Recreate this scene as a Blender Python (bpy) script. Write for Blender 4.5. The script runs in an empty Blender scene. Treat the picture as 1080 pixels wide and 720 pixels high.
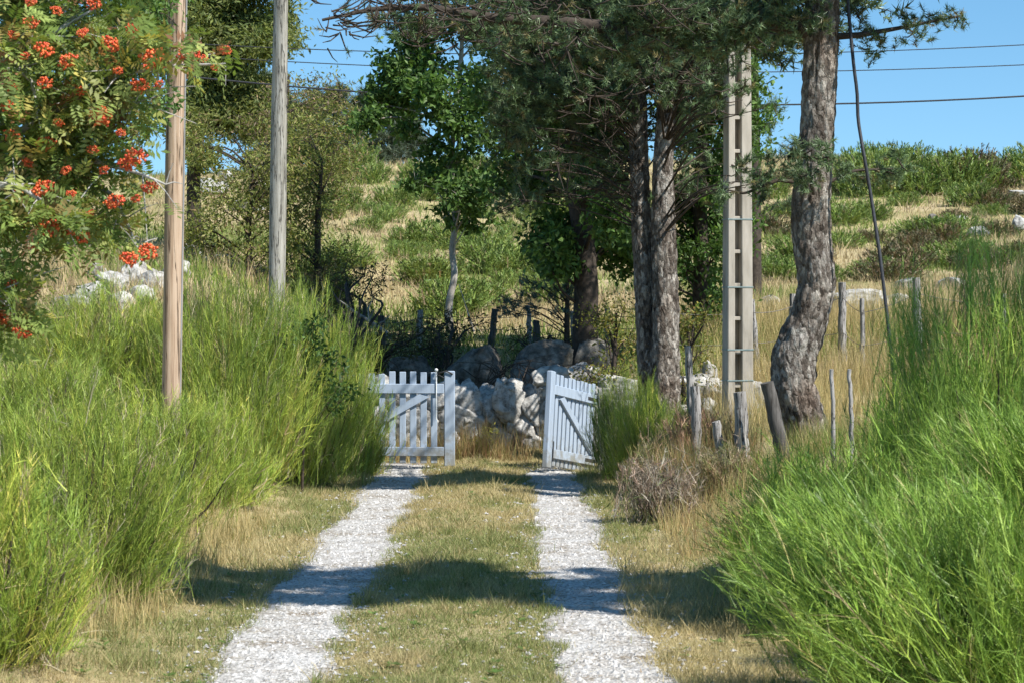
import bpy, math, random
import numpy as np
from math import radians as R_, sin, cos, pi

C = bpy.context.scene
COL = C.collection
SUN_AZ, SUN_EL = R_(50), R_(48)           # azimuth from straight behind the camera towards the right
SX = math.sin(SUN_AZ) / math.tan(SUN_EL)  # horizontal run of a shadow per metre of height (towards the sun)
SY = -math.cos(SUN_AZ) / math.tan(SUN_EL)
F = 2400.0
def W(px, py, D):                         # photograph pixel + distance -> metres
    return np.array([(px - 540) * D / F, D, 1.7 - (py - 330) * D / F])

# ------------------------------------------------------------------ noise
_tab = np.random.RandomState(5).rand(256, 256)
def vnoise(x, y, s=0):
    x = np.asarray(x, float) + 37.3 * s; y = np.asarray(y, float) + 91.7 * s
    xi = np.floor(x).astype(int); yi = np.floor(y).astype(int)
    fx = x - xi; fy = y - yi
    fx = fx * fx * (3 - 2 * fx); fy = fy * fy * (3 - 2 * fy)
    g = lambda a, b: _tab[a & 255, b & 255]
    return (g(xi, yi) * (1 - fx) + g(xi + 1, yi) * fx) * (1 - fy) + (g(xi, yi + 1) * (1 - fx) + g(xi + 1, yi + 1) * fx) * fy
def fbm(x, y, s=0, o=3):
    v = 0; a = .5; t = 0
    for i in range(o):
        v = v + a * vnoise(np.asarray(x) * 2 ** i, np.asarray(y) * 2 ** i, s + i); t += a; a *= .5
    return v / t
def sstep(a, b, x):
    t = np.clip((np.asarray(x, float) - a) / (b - a), 0, 1); return t * t * (3 - 2 * t)

# ------------------------------------------------------------------ terrain height
def height(X, Y):
    X = np.asarray(X, float); Y = np.asarray(Y, float)
    hill = np.interp(Y, [26, 28, 30, 33, 40, 60, 80, 95, 120, 200, 500], [0, .25, .75, 1.15, 1.9, 4.3, 6.7, 7.7, 7.6, 3, -30])
    hill = hill + sstep(30, 60, Y) * (fbm(X / 14, Y / 14, 3) - .5) * 1.2
    hill = hill - .012 * np.clip(-X - 4, 0, 30) * sstep(45, 80, Y)
    rr = sstep(.95, 2.9, X) * np.interp(Y, [0, 10, 20, 26, 32, 42], [.2, .3, .6, .65, .45, 0])
    rr = rr + np.clip(X - 3, 0, 20) * .05 * np.interp(Y, [0, 26, 45], [1, 1, 0])
    ll = sstep(-1.75, -5, X) * np.interp(Y, [0, 10, 25, 35, 60], [.6, .8, 1.1, 1.0, 0])
    off = np.clip(sstep(.85, 2.2, np.abs(X + .35)) + sstep(27, 30, Y), 0, 1)
    bump = (fbm(X * .9, Y * .9, 7) - .5) * .22 + (fbm(X * 3, Y * 3, 9) - .5) * .06
    dip = -.13 * np.exp(-(((X - 1.0) / .42) ** 2 + ((Y - 25.4) / .8) ** 2))
    hump = .05 * np.exp(-((X + .35) / .33) ** 2) * (Y < 26)
    return hump + hill + rr + ll + off * sstep(1.0, 1.7, np.abs(X + .35)) * bump + dip
def hz(x, y): return float(height(x, y))
def ground_hit(px, py, d0=27, d1=118):
    D = np.arange(d0, d1, .1)
    z = 1.7 - (py - 330) * D / F
    h = height((px - 540) * D / F, D)
    i = np.argmax(h > z)
    if not (h > z).any(): return None
    return np.array([(px - 540) * D[i] / F, D[i], h[i]])

# ------------------------------------------------------------------ mesh building
class MB:
    def __init__(s): s.V = []; s.Fs = []; s.C = []; s.n = 0
    def add(s, V, Fc, Cc=(1, 1, 1)):
        V = np.asarray(V, float).reshape(-1, 3); Fc = np.asarray(Fc, int)
        s.V.append(V); s.Fs.append(Fc + s.n); s.n += len(V)
        Cc = np.asarray(Cc, float)
        s.C.append(np.broadcast_to(Cc, (len(V), 3)) if Cc.ndim == 1 else Cc)
    def mesh(s, name, mat, smooth=False):
        V = np.concatenate(s.V); Cc = np.concatenate(s.C)
        me = bpy.data.meshes.new(name)
        tot = [np.full(len(f), f.shape[1]) for f in s.Fs if len(f)]
        lt = np.concatenate(tot); li = np.concatenate([f.ravel() for f in s.Fs if len(f)])
        me.vertices.add(len(V)); me.vertices.foreach_set('co', V.astype(np.float32).ravel())
        me.loops.add(len(li)); me.loops.foreach_set('vertex_index', li.astype(np.int32))
        me.polygons.add(len(lt))
        ls = np.concatenate([[0], np.cumsum(lt)[:-1]])
        me.polygons.foreach_set('loop_start', ls.astype(np.int32))
        me.polygons.foreach_set('loop_total', lt.astype(np.int32))
        me.polygons.foreach_set('use_smooth', np.full(len(lt), smooth))
        at = me.attributes.new('tint', 'FLOAT_COLOR', 'POINT')
        at.data.foreach_set('color', np.concatenate([Cc, np.ones((len(Cc), 1))], 1).astype(np.float32).ravel())
        me.update(calc_edges=True); me.validate()
        me.materials.append(mat)
        return me
    def build(s, name, mat, parent=None, smooth=False):
        return link(name, s.mesh(name, mat, smooth), parent)
def link(name, me, parent=None):
    o = bpy.data.objects.new(name, me); COL.objects.link(o)
    if parent is not None: o.parent = parent
    return o
def tag(o, label, cat, group=None, kind=None):
    o['label'] = label; o['category'] = cat
    if group: o['group'] = group
    if kind: o['kind'] = kind
    return o
def thing(name, label, cat, loc=(0, 0, 0), rz=0, group=None):
    o = bpy.data.objects.new(name, None); COL.objects.link(o)
    o.empty_display_size = .1
    o.location = [float(v) for v in loc]; o.rotation_euler = (0, 0, rz)
    return tag(o, label, cat, group)
def dup(root, loc, rz=0, sc=(1, 1, 1), label=None, group=None):
    r = root.copy(); COL.objects.link(r); r.location = [float(v) for v in loc]; r.rotation_euler = (0, 0, rz); r.scale = sc
    if label: r['label'] = label
    if group: r['group'] = group
    for ch in list(root.children):
        c = ch.copy(); COL.objects.link(c); c.parent = r
        for g in list(ch.children):
            d = g.copy(); COL.objects.link(d); d.parent = c
    return r

def unit(v):
    v = np.asarray(v, float); return v / (np.linalg.norm(v, axis=-1, keepdims=True) + 1e-9)
def ribbons(mb, P, Wd, side, Cc):
    n, k, _ = P.shape
    o = side[:, None, :] * Wd[:, :, None] * .5
    V = np.stack([P - o, P + o], 2).reshape(n * k * 2, 3)
    b = (np.arange(n) * k * 2)[:, None] + (np.arange(k - 1) * 2)[None, :]
    Fc = np.stack([b, b + 1, b + 3, b + 2], -1).reshape(-1, 4)
    mb.add(V, Fc, np.repeat(Cc, k * 2, 0))
def twigs(mb, rng, S, E, ctrl, w0, Cc, k=4):
    n = len(S); t = np.linspace(0, 1, k)[None, :, None]
    P = (1 - t) ** 2 * S[:, None] + 2 * t * (1 - t) * ctrl[:, None] + t ** 2 * E[:, None]
    side = unit(np.cross(unit(E - S), unit(rng.normal(size=(n, 3)))))
    Wd = np.asarray(w0).reshape(-1, 1) * np.broadcast_to(np.linspace(1, .18, k), (n, k))
    ribbons(mb, P, Wd, side, Cc)
def blades(mb, rng, B, H, w, lean, Cc):               # single triangle grass blades
    n = len(B)
    a = rng.rand(n) * 2 * pi; b = rng.rand(n) * 2 * pi
    s = np.stack([np.cos(a), np.sin(a), 0 * a], 1) * (np.asarray(w).reshape(-1, 1) * .5)
    l = np.asarray(lean).reshape(-1) * rng.rand(n)
    T = B + np.stack([np.cos(b) * l * H, np.sin(b) * l * H, H], 1)
    V = np.stack([B - s, B + s, T], 1).reshape(-1, 3)
    mb.add(V, np.arange(n * 3).reshape(-1, 3), np.repeat(Cc, 3, 0))
def leaves(mb, rng, Pn, L, asp, Cc, droop=.3, up=.6):
    n = len(Pn)
    d = unit(rng.normal(size=(n, 3)) + np.array([0, 0, -droop]))
    nn = unit(rng.normal(size=(n, 3)) + np.array([.5 * up, -.4 * up, up]))
    s = unit(np.cross(d, nn)); L = np.asarray(L).reshape(-1, 1) * np.ones((n, 1))
    up_ = np.cross(s, d)
    V = np.stack([Pn, Pn + d * L * .5 + s * L * asp * .5 + up_ * L * .08, Pn + d * L, Pn + d * L * .5 - s * L * asp * .5 + up_ * L * .08], 1).reshape(-1, 3)
    mb.add(V, np.arange(n * 4).reshape(-1, 4), np.repeat(Cc, 4, 0))
def palette(rng, n, cols, jit=.18):
    cols = np.array(cols, float); w = cols[:, 3] / cols[:, 3].sum()
    i = rng.choice(len(cols), n, p=w)
    return cols[i, :3] * (1 + jit * rng.normal(size=(n, 1))).clip(.5, 1.6)
def smooth_path(pts, rad, n):
    pts = np.asarray(pts, float); m = len(pts)
    d = np.concatenate([[0], np.cumsum(np.linalg.norm(np.diff(pts, axis=0), axis=1))])
    t = np.linspace(0, d[-1], n)
    P = np.stack([np.interp(t, d, pts[:, i]) for i in range(3)], 1); r = np.interp(t, d, rad)
    kk = min(7, max(1, n // (m * 3)))
    for _ in range(kk):
        Q = P.copy(); Q[1:-1] = (P[:-2] + 2 * P[1:-1] + P[2:]) / 4; P = Q
        q = r.copy(); q[1:-1] = (r[:-2] + 2 * r[1:-1] + r[2:]) / 4; r = q
    return P, r
def tube(mb, P, r, sides=8, rough=None, Cc=(1, 1, 1), cap=True):
    P = np.asarray(P, float); n = len(P); r = np.broadcast_to(np.asarray(r, float), (n,))
    T = unit(np.gradient(P, axis=0))
    ref = np.array([1, 0, 0]) if abs(T[:, 2]).mean() > .7 else np.array([0, 0, 1.])
    A = unit(np.cross(T, ref)); B = np.cross(T, A)
    a = np.arange(sides) * 2 * pi / sides
    rr = r[:, None] * np.ones((1, sides))
    if rough is not None: rr = rr * rough(a[None, :] + 0 * rr, np.cumsum(np.concatenate([[0], np.linalg.norm(np.diff(P, axis=0), axis=1)]))[:, None] + 0 * rr)
    V = P[:, None] + A[:, None] * (np.cos(a)[None, :, None] * rr[..., None]) + B[:, None] * (np.sin(a)[None, :, None] * rr[..., None])
    i = np.arange(n - 1)[:, None] * sides; j = np.arange(sides)[None, :]; j2 = (j + 1) % sides
    Fc = np.stack([i + j, i + j2, i + sides + j2, i + sides + j], -1).reshape(-1, 4)
    mb.add(V.reshape(-1, 3), Fc, Cc)
    if cap:
        cv = np.concatenate([V[-1], P[-1:]]); mb.add(cv, [[q, (q + 1) % sides, sides] for q in range(sides)], Cc)
        cv = np.concatenate([V[0], P[:1]]); mb.add(cv, [[(q + 1) % sides, q, sides] for q in range(sides)], Cc)
def box(mb, x0, x1, y0, y1, z0, z1, ch=.004, Cc=(1, 1, 1), top=None):
    # chamfered box; 'top' = height of a pointed weathering on the top (unused when None)
    c = min(ch, (x1 - x0) * .3, (y1 - y0) * .3, (z1 - z0) * .3)
    v = []
    for z, k in ((z0, 1), (z0 + c, 0), (z1 - c, 0), (z1, 1)):
        i = c * k
        e = c * (1 - k) + c * k
        X0, X1, Y0, Y1 = x0 + i, x1 - i, y0 + i, y1 - i
        v += [(X0 + e, Y0, z), (X1 - e, Y0, z), (X1, Y0 + e, z), (X1, Y1 - e, z), (X1 - e, Y1, z), (X0 + e, Y1, z), (X0, Y1 - e, z), (X0, Y0 + e, z)]
    f = []
    for l in range(3):
        for q in range(8):
            a = l * 8 + q; b = l * 8 + (q + 1) % 8
            f.append((a, b, b + 8, a + 8))
    mb.add(v, f, Cc)
    mb.add(v[:8], [(7, 6, 5, 4, 3, 2, 1, 0)], Cc); mb.add(v[24:], [(0, 1, 2, 3, 4, 5, 6, 7)], Cc)

# ------------------------------------------------------------------ materials
def new_mat(name):
    m = bpy.data.materials.new(name); m.use_nodes = True
    nt = m.node_tree; p = nt.nodes['Principled BSDF']; return m, nt, p
def N(nt, t, **k):
    n = nt.nodes.new(t)
    for a, b in k.items():
        if a in n.inputs: n.inputs[a].default_value = b
        else: setattr(n, a, b)
    return n
def ramp(nt, src, stops):
    r = nt.nodes.new('ShaderNodeValToRGB'); e = r.color_ramp.elements
    while len(e) < len(stops): e.new(.5)
    for i, (p, c) in enumerate(stops): e[i].position = p; e[i].color = (*c, 1)
    nt.links.new(src, r.inputs[0]); return r.outputs[0]
def foliage(name, trans=.35, rough=.5, spec=.25, tcol=(1.15, 1.2, .6)):
    m, nt, p = new_mat(name)
    a = N(nt, 'ShaderNodeAttribute', attribute_name='tint')
    nt.links.new(a.outputs['Color'], p.inputs['Base Color'])
    p.inputs['Roughness'].default_value = rough; p.inputs['Specular IOR Level'].default_value = spec
    tr = nt.nodes.new('ShaderNodeBsdfTranslucent')
    mx = N(nt, 'ShaderNodeMix', data_type='RGBA', blend_type='MULTIPLY'); mx.inputs[0].default_value = 1
    nt.links.new(a.outputs['Color'], mx.inputs[6]); mx.inputs[7].default_value = (*tcol, 1)
    nt.links.new(mx.outputs[2], tr.inputs['Color'])
    ms = nt.nodes.new('ShaderNodeMixShader'); ms.inputs[0].default_value = trans
    nt.links.new(p.outputs[0], ms.inputs[1]); nt.links.new(tr.outputs[0], ms.inputs[2])
    nt.links.new(ms.outputs[0], nt.nodes['Material Output'].inputs[0]); return m
def noisy(name, stops, scale=(8, 8, 8), detail=6, rough=.85, bump=.4, bscale=3, bdist=.01, vor=None, coord='Object', ro=.6):
    m, nt, p = new_mat(name)
    tc = nt.nodes.new('ShaderNodeTexCoord'); mp = N(nt, 'ShaderNodeMapping'); mp.inputs['Scale'].default_value = scale
    nt.links.new(tc.outputs[coord], mp.inputs[0])
    n1 = N(nt, 'ShaderNodeTexNoise', Scale=1.0, Detail=detail, Roughness=ro); nt.links.new(mp.outputs[0], n1.inputs['Vector'])
    col = ramp(nt, n1.outputs[0], stops)
    n2 = N(nt, 'ShaderNodeTexNoise', Scale=float(bscale), Detail=6.0, Roughness=.65); nt.links.new(mp.outputs[0], n2.inputs['Vector'])
    hgt = n2.outputs[0]
    if vor:
        v = N(nt, 'ShaderNodeTexVoronoi', Scale=float(vor[0]), feature='DISTANCE_TO_EDGE')
        wv = N(nt, 'ShaderNodeMix', data_type='RGBA', blend_type='LINEAR_LIGHT'); wv.inputs[0].default_value = .3
        nt.links.new(mp.outputs[0], wv.inputs[6]); nt.links.new(n2.outputs[1], wv.inputs[7]); nt.links.new(wv.outputs[2], v.inputs['Vector'])
        mr = N(nt, 'ShaderNodeMapRange'); mr.inputs['From Max'].default_value = vor[1]
        nt.links.new(v.outputs[0], mr.inputs[0])
        ad = N(nt, 'ShaderNodeMath', operation='MULTIPLY_ADD'); nt.links.new(n2.outputs[0], ad.inputs[0]); ad.inputs[1].default_value = .6
        nt.links.new(mr.outputs[0], ad.inputs[2]); hgt = ad.outputs[0]
        if len(vor) > 2:      # the cracks between the cells take their own colour
            mx = N(nt, 'ShaderNodeMix', data_type='RGBA'); nt.links.new(mr.outputs[0], mx.inputs[0])
            mx.inputs[6].default_value = (*vor[2], 1); nt.links.new(col, mx.inputs[7]); col = mx.outputs[2]
    nt.links.new(col, p.inputs['Base Color'])
    b = N(nt, 'ShaderNodeBump', Strength=bump, Distance=bdist); nt.links.new(hgt, b.inputs['Height']); nt.links.new(b.outputs[0], p.inputs['Normal'])
    p.inputs['Roughness'].default_value = rough; p.inputs['Specular IOR Level'].default_value = .25
    return m

M = {}
M['fol'] = foliage('foliage', .38)
M['broom'] = foliage('broom_twigs', .10, .45, .3)
M['needle'] = foliage('pine_needles', .12, .4, .35, (1.1, 1.1, .6))
M['straw'] = foliage('straw_blades', .35, .6, .2, (1.1, 1.05, .8))
m, nt, p = new_mat('pine_bark'); M['bark'] = m
tc = nt.nodes.new('ShaderNodeTexCoord'); mp = N(nt, 'ShaderNodeMapping'); mp.inputs['Scale'].default_value = (15, 15, 7.5)
nt.links.new(tc.outputs['Object'], mp.inputs[0])
nz = N(nt, 'ShaderNodeTexNoise', Scale=1.4, Detail=5.0, Roughness=.6); nt.links.new(mp.outputs[0], nz.inputs['Vector'])
wv = N(nt, 'ShaderNodeMix', data_type='RGBA', blend_type='LINEAR_LIGHT'); wv.inputs[0].default_value = .55
nt.links.new(mp.outputs[0], wv.inputs[6]); nt.links.new(nz.outputs[1], wv.inputs[7])
v1 = N(nt, 'ShaderNodeTexVoronoi', Scale=1.0); v2 = N(nt, 'ShaderNodeTexVoronoi', Scale=2.3); v3 = N(nt, 'ShaderNodeTexVoronoi', Scale=1.0, feature='DISTANCE_TO_EDGE')
for v_ in (v1, v2, v3): nt.links.new(wv.outputs[2], v_.inputs['Vector'])
sp = nt.nodes.new('ShaderNodeSeparateColor'); nt.links.new(v1.outputs['Color'], sp.inputs[0]); sp2 = nt.nodes.new('ShaderNodeSeparateColor'); nt.links.new(v2.outputs['Color'], sp2.inputs[0])
n3_ = N(nt, 'ShaderNodeTexNoise', Scale=3.0, Detail=8.0, Roughness=.75); nt.links.new(mp.outputs[0], n3_.inputs['Vector'])
def mth(op, a, b):
    q = N(nt, 'ShaderNodeMath', operation=op)
    for k_, x_ in enumerate((a, b)):
        if isinstance(x_, float): q.inputs[k_].default_value = x_
        else: nt.links.new(x_, q.inputs[k_])
    return q.outputs[0]
val = mth('ADD', mth('MULTIPLY', sp.outputs[0], .30), mth('ADD', mth('MULTIPLY', sp2.outputs[1], .30), mth('MULTIPLY', n3_.outputs[0], .55)))
col = ramp(nt, val, [(.28, (.045, .036, .030)), (.45, (.12, .102, .088)), (.63, (.235, .212, .19)), (.8, (.46, .44, .405))])
big = N(nt, 'ShaderNodeTexNoise', Scale=1.7, Detail=3.0); nt.links.new(tc.outputs['Object'], big.inputs['Vector'])
tintc = ramp(nt, big.outputs[0], [(.3, (.80, .68, .60)), (.5, (1, .97, .93)), (.7, (1.0, 1.0, 1.0))])
mx = N(nt, 'ShaderNodeMix', data_type='RGBA', blend_type='MULTIPLY'); mx.inputs[0].default_value = 1
nt.links.new(col, mx.inputs[6]); nt.links.new(tintc, mx.inputs[7]); nt.links.new(mx.outputs[2], p.inputs['Base Color'])
mr = N(nt, 'ShaderNodeMapRange'); mr.inputs['From Max'].default_value = .35; nt.links.new(v3.outputs[0], mr.inputs[0])
hh = mth('ADD', mth('MULTIPLY', mr.outputs[0], .8), mth('ADD', mth('MULTIPLY', sp2.outputs[0], .35), mth('MULTIPLY', n3_.outputs[0], .6)))
b = N(nt, 'ShaderNodeBump', Strength=1.0, Distance=.035); nt.links.new(hh, b.inputs['Height']); nt.links.new(b.outputs[0], p.inputs['Normal'])
p.inputs['Roughness'].default_value = .95; p.inputs['Specular IOR Level'].default_value = .15
M['redbark'] = noisy('young_pine_bark', [(.3, (.14, .085, .055)), (.55, (.30, .19, .13)), (.75, (.40, .33, .28))], (14, 14, 6), 6, .9, .8, 2, .015)
M['limb'] = noisy('limb_bark', [(.3, (.026, .021, .017)), (.7, (.085, .066, .052))], (20, 20, 20), 5, .9, .6, 2, .01)  # bark tone darkened to hold the crown's shade on the boughs
M['palebark'] = noisy('pale_bark', [(.3, (.20, .18, .15)), (.55, (.38, .35, .31)), (.75, (.5, .48, .45))], (10, 10, 5), 6, .85, .5, 3, .01)
M['greybark'] = noisy('grey_branch_bark', [(.3, (.26, .25, .23)), (.7, (.52, .50, .48))], (30, 30, 30), 5, .8, .4, 3, .005)
M['tanwood'] = noisy('tan_pole_wood', [(.3, (.17, .11, .07)), (.43, (.36, .255, .175)), (.58, (.46, .345, .25)), (.75, (.56, .45, .36))], (34, 34, 1.3), 6, .85, .5, 3, .006, ro=.65)
def splits(mat, sc, col):
    nt = mat.node_tree; p = nt.nodes['Principled BSDF']; tc = nt.nodes.new('ShaderNodeTexCoord'); mp = N(nt, 'ShaderNodeMapping'); mp.inputs['Scale'].default_value = sc
    nt.links.new(tc.outputs['Object'], mp.inputs[0]); n_ = N(nt, 'ShaderNodeTexNoise', Scale=1.0, Detail=4.0, Roughness=.6); nt.links.new(mp.outputs[0], n_.inputs['Vector'])
    a = N(nt, 'ShaderNodeMath', operation='SUBTRACT'); nt.links.new(n_.outputs[0], a.inputs[0]); a.inputs[1].default_value = .5
    b = N(nt, 'ShaderNodeMath', operation='ABSOLUTE'); nt.links.new(a.outputs[0], b.inputs[0])
    r_ = N(nt, 'ShaderNodeMapRange'); r_.inputs['From Min'].default_value = .004; r_.inputs['From Max'].default_value = .022; nt.links.new(b.outputs[0], r_.inputs[0])
    src = p.inputs['Base Color'].links[0].from_socket; mx = N(nt, 'ShaderNodeMix', data_type='RGBA'); nt.links.new(r_.outputs[0], mx.inputs[0]); mx.inputs[6].default_value = (*col, 1); nt.links.new(src, mx.inputs[7]); nt.links.new(mx.outputs[2], p.inputs['Base Color'])
    bu = N(nt, 'ShaderNodeBump', Strength=.8, Distance=.008); nt.links.new(r_.outputs[0], bu.inputs['Height']); nt.links.new(p.inputs['Normal'].links[0].from_socket, bu.inputs['Normal']); nt.links.new(bu.outputs[0], p.inputs['Normal'])
splits(M['tanwood'], (13, 13, .55), (.13, .09, .06))
M['greywood'] = noisy('grey_pole_wood', [(.28, (.15, .145, .12)), (.5, (.31, .30, .265)), (.7, (.43, .42, .38))], (40, 40, 2.2), 6, .9, .6, 3, .006, ro=.65)
splits(M['greywood'], (15, 15, 1.1), (.085, .08, .07))
M['postwood'] = noisy('weathered_post_wood', [(.28, (.12, .11, .105)), (.45, (.30, .285, .27)), (.7, (.47, .455, .44))], (45, 45, 3.5), 6, .9, .9, 3, .012, ro=.7)
splits(M['postwood'], (22, 22, 1.6), (.06, .055, .05))
M['darkwood'] = noisy('dark_post_wood', [(.3, (.04, .036, .032)), (.7, (.15, .14, .13))], (40, 40, 3), 6, .9, .8, 3, .01)
M['concrete'] = noisy('pole_concrete', [(.3, (.18, .16, .135)), (.46, (.33, .30, .255)), (.62, (.41, .375, .325)), (.75, (.48, .45, .40))], (7, 7, 1.6), 7, .9, .4, 6, .004)
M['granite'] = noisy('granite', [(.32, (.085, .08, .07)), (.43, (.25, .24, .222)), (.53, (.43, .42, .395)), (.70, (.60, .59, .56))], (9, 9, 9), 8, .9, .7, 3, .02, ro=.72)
M['granite_shade_grey'] = noisy('shaded_lichen_granite', [(.34, (.04, .036, .030)), (.47, (.12, .11, .095)), (.6, (.22, .205, .18)), (.72, (.36, .345, .31))], (7, 7, 7), 8, .95, .7, 3, .02, ro=.7)  # grey lichen stone, darkened to carry the tree shade on the bank boulders
M['metal'] = noisy('dark_iron', [(.3, (.02, .02, .022)), (.7, (.05, .048, .045))], (30, 30, 30), 4, .6, .2, 3, .002)
M['cable'] = noisy('black_cable', [(.3, (.025, .026, .03)), (.7, (.05, .052, .06))], (30, 30, 30), 3, .5, .1, 3, .001)
M['wire'] = noisy('fence_wire_metal', [(.3, (.10, .09, .08)), (.7, (.24, .22, .2))], (30, 30, 30), 3, .6, .1, 3, .001)
M['strap'] = noisy('blue_strap', [(.3, (.14, .2, .21)), (.7, (.24, .31, .31))], (30, 30, 30), 3, .5, .1, 3, .001)
M['berry'] = foliage('rowan_berries', .08, .3, .5, (1, .6, .3))
M['white'] = noisy('white_enamel', [(.3, (.7, .7, .68)), (.7, (.82, .82, .8))], (20, 20, 20), 3, .4, .1, 3, .001)
M['conduit'] = noisy('grey_conduit', [(.3, (.2, .2, .2)), (.7, (.3, .3, .3))], (12, 12, 3), 4, .6, .1, 3, .001)
# gate paint: pale blue-grey, weathered, grain showing
m, nt, p = new_mat('gate_paint'); M['paint'] = m
tc = nt.nodes.new('ShaderNodeTexCoord'); mp = N(nt, 'ShaderNodeMapping'); mp.inputs['Scale'].default_value = (26, 26, 3)
nt.links.new(tc.outputs['Object'], mp.inputs[0])
n1 = N(nt, 'ShaderNodeTexNoise', Scale=1.0, Detail=7.0, Roughness=.65); nt.links.new(mp.outputs[0], n1.inputs['Vector'])
col = ramp(nt, n1.outputs[0], [(.27, (.22, .24, .265)), (.40, (.31, .375, .46)), (.7, (.37, .44, .535))])
gn_ = N(nt, 'ShaderNodeTexNoise', Scale=9.0, Detail=6.0, Roughness=.7); nt.links.new(tc.outputs['Object'], gn_.inputs['Vector'])
sz_ = nt.nodes.new('ShaderNodeSeparateXYZ'); nt.links.new(tc.outputs['Object'], sz_.inputs[0])
ml = N(nt, 'ShaderNodeMapRange'); ml.inputs['From Min'].default_value = .05; ml.inputs['From Max'].default_value = .5; ml.inputs['To Min'].default_value = .25; ml.inputs['To Max'].default_value = -.06; nt.links.new(sz_.outputs[2], ml.inputs[0])
ag = N(nt, 'ShaderNodeMath', operation='ADD'); nt.links.new(gn_.outputs[0], ag.inputs[0]); nt.links.new(ml.outputs[0], ag.inputs[1])
mg = N(nt, 'ShaderNodeMapRange'); mg.inputs['From Min'].default_value = .56; mg.inputs['From Max'].default_value = .74; mg.inputs['To Max'].default_value = .75; nt.links.new(ag.outputs[0], mg.inputs[0])
mxg = N(nt, 'ShaderNodeMix', data_type='RGBA'); nt.links.new(mg.outputs[0], mxg.inputs[0]); nt.links.new(col, mxg.inputs[6]); mxg.inputs[7].default_value = (.20, .19, .16, 1); col = mxg.outputs[2]
nt.links.new(col, p.inputs['Base Color']); p.inputs['Roughness'].default_value = .6
b = N(nt, 'ShaderNodeBump', Strength=.35, Distance=.003); nt.links.new(n1.outputs[0], b.inputs['Height']); nt.links.new(b.outputs[0], p.inputs['Normal'])
# gravel
m, nt, p = new_mat('pale_gravel'); M['gravel'] = m
tc = nt.nodes.new('ShaderNodeTexCoord')
v = N(nt, 'ShaderNodeTexVoronoi', Scale=55.0); nt.links.new(tc.outputs['Object'], v.inputs['Vector'])
n1 = N(nt, 'ShaderNodeTexNoise', Scale=2.2, Detail=7.0, Roughness=.7); nt.links.new(tc.outputs['Object'], n1.inputs['Vector'])
c1 = ramp(nt, v.outputs['Color'], [(.12, (.19, .18, .17)), (.38, (.43, .42, .405)), (.8, (.57, .56, .545))])
c2 = ramp(nt, n1.outputs[0], [(.33, (.50, .42, .32)), (.47, (.84, .81, .77)), (.6, (1.0, 1.0, 1.0))])
mx = N(nt, 'ShaderNodeMix', data_type='RGBA', blend_type='MULTIPLY'); mx.inputs[0].default_value = 1
nt.links.new(c1, mx.inputs[6]); nt.links.new(c2, mx.inputs[7]); nt.links.new(mx.outputs[2], p.inputs['Base Color'])
b = N(nt, 'ShaderNodeBump', Strength=.9, Distance=.012); nt.links.new(v.outputs['Distance'], b.inputs['Height']); b.invert = True
nt.links.new(b.outputs[0], p.inputs['Normal']); p.inputs['Roughness'].default_value = .95; p.inputs['Specular IOR Level'].default_value = .15
M['pebble'] = noisy('pebble_stone', [(.3, (.2, .19, .18)), (.5, (.42, .41, .4)), (.7, (.57, .56, .54))], (25, 25, 25), 3, .9, .2, 3, .003)
# ground
m, nt, p = new_mat('dry_turf'); M['ground'] = m
tc = nt.nodes.new('ShaderNodeTexCoord')
n1 = N(nt, 'ShaderNodeTexNoise', Scale=.55, Detail=8.0, Roughness=.65); nt.links.new(tc.outputs['Object'], n1.inputs['Vector'])
n2 = N(nt, 'ShaderNodeTexNoise', Scale=22.0, Detail=6.0, Roughness=.7); nt.links.new(tc.outputs['Object'], n2.inputs['Vector'])
c1 = ramp(nt, n1.outputs[0], [(.34, (.20, .20, .08)), (.44, (.34, .30, .15)), (.56, (.47, .39, .23)), (.72, (.43, .34, .23))])
c2 = ramp(nt, n2.outputs[0], [(.3, (.55, .52, .45)), (.5, (.95, .95, .9)), (.7, (1, 1, 1))])
mx = N(nt, 'ShaderNodeMix', data_type='RGBA', blend_type='MULTIPLY'); mx.inputs[0].default_value = 1
nt.links.new(c1, mx.inputs[6]); nt.links.new(c2, mx.inputs[7]); nt.links.new(mx.outputs[2], p.inputs['Base Color'])
b = N(nt, 'ShaderNodeBump', Strength=.8, Distance=.04); nt.links.new(n2.outputs[0], b.inputs['Height']); nt.links.new(b.outputs[0], p.inputs['Normal'])
p.inputs['Roughness'].default_value = 1; p.inputs['Specular IOR Level'].default_value = .1

# ------------------------------------------------------------------ SETTING: ground and the two gravel wheel tracks
xs = np.unique(np.round(np.concatenate([np.linspace(-260, -60, 21), np.linspace(-60, -9, 52), np.arange(-9, 9.01, .2), np.linspace(9, 60, 52), np.linspace(60, 260, 21)]), 4))
ys = np.unique(np.round(np.concatenate([np.linspace(-60, 0, 20), np.arange(0, 46, .25), np.linspace(46, 130, 110), np.linspace(130, 480, 40)]), 4))
gx, gy = np.meshgrid(xs, ys)
mb = MB(); nx = len(xs); ny = len(ys)
ii = (np.arange(ny - 1)[:, None] * nx + np.arange(nx - 1)[None, :])
mb.add(np.stack([gx, gy, height(gx, gy)], -1), np.stack([ii, ii + 1, ii + nx + 1, ii + nx], -1).reshape(-1, 4))
g = mb.build('ground', M['ground'], smooth=True); g['kind'] = 'structure'
g['label'] = 'dry grassy ground rising into a hillside behind the gate'; g['category'] = 'ground'

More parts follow.
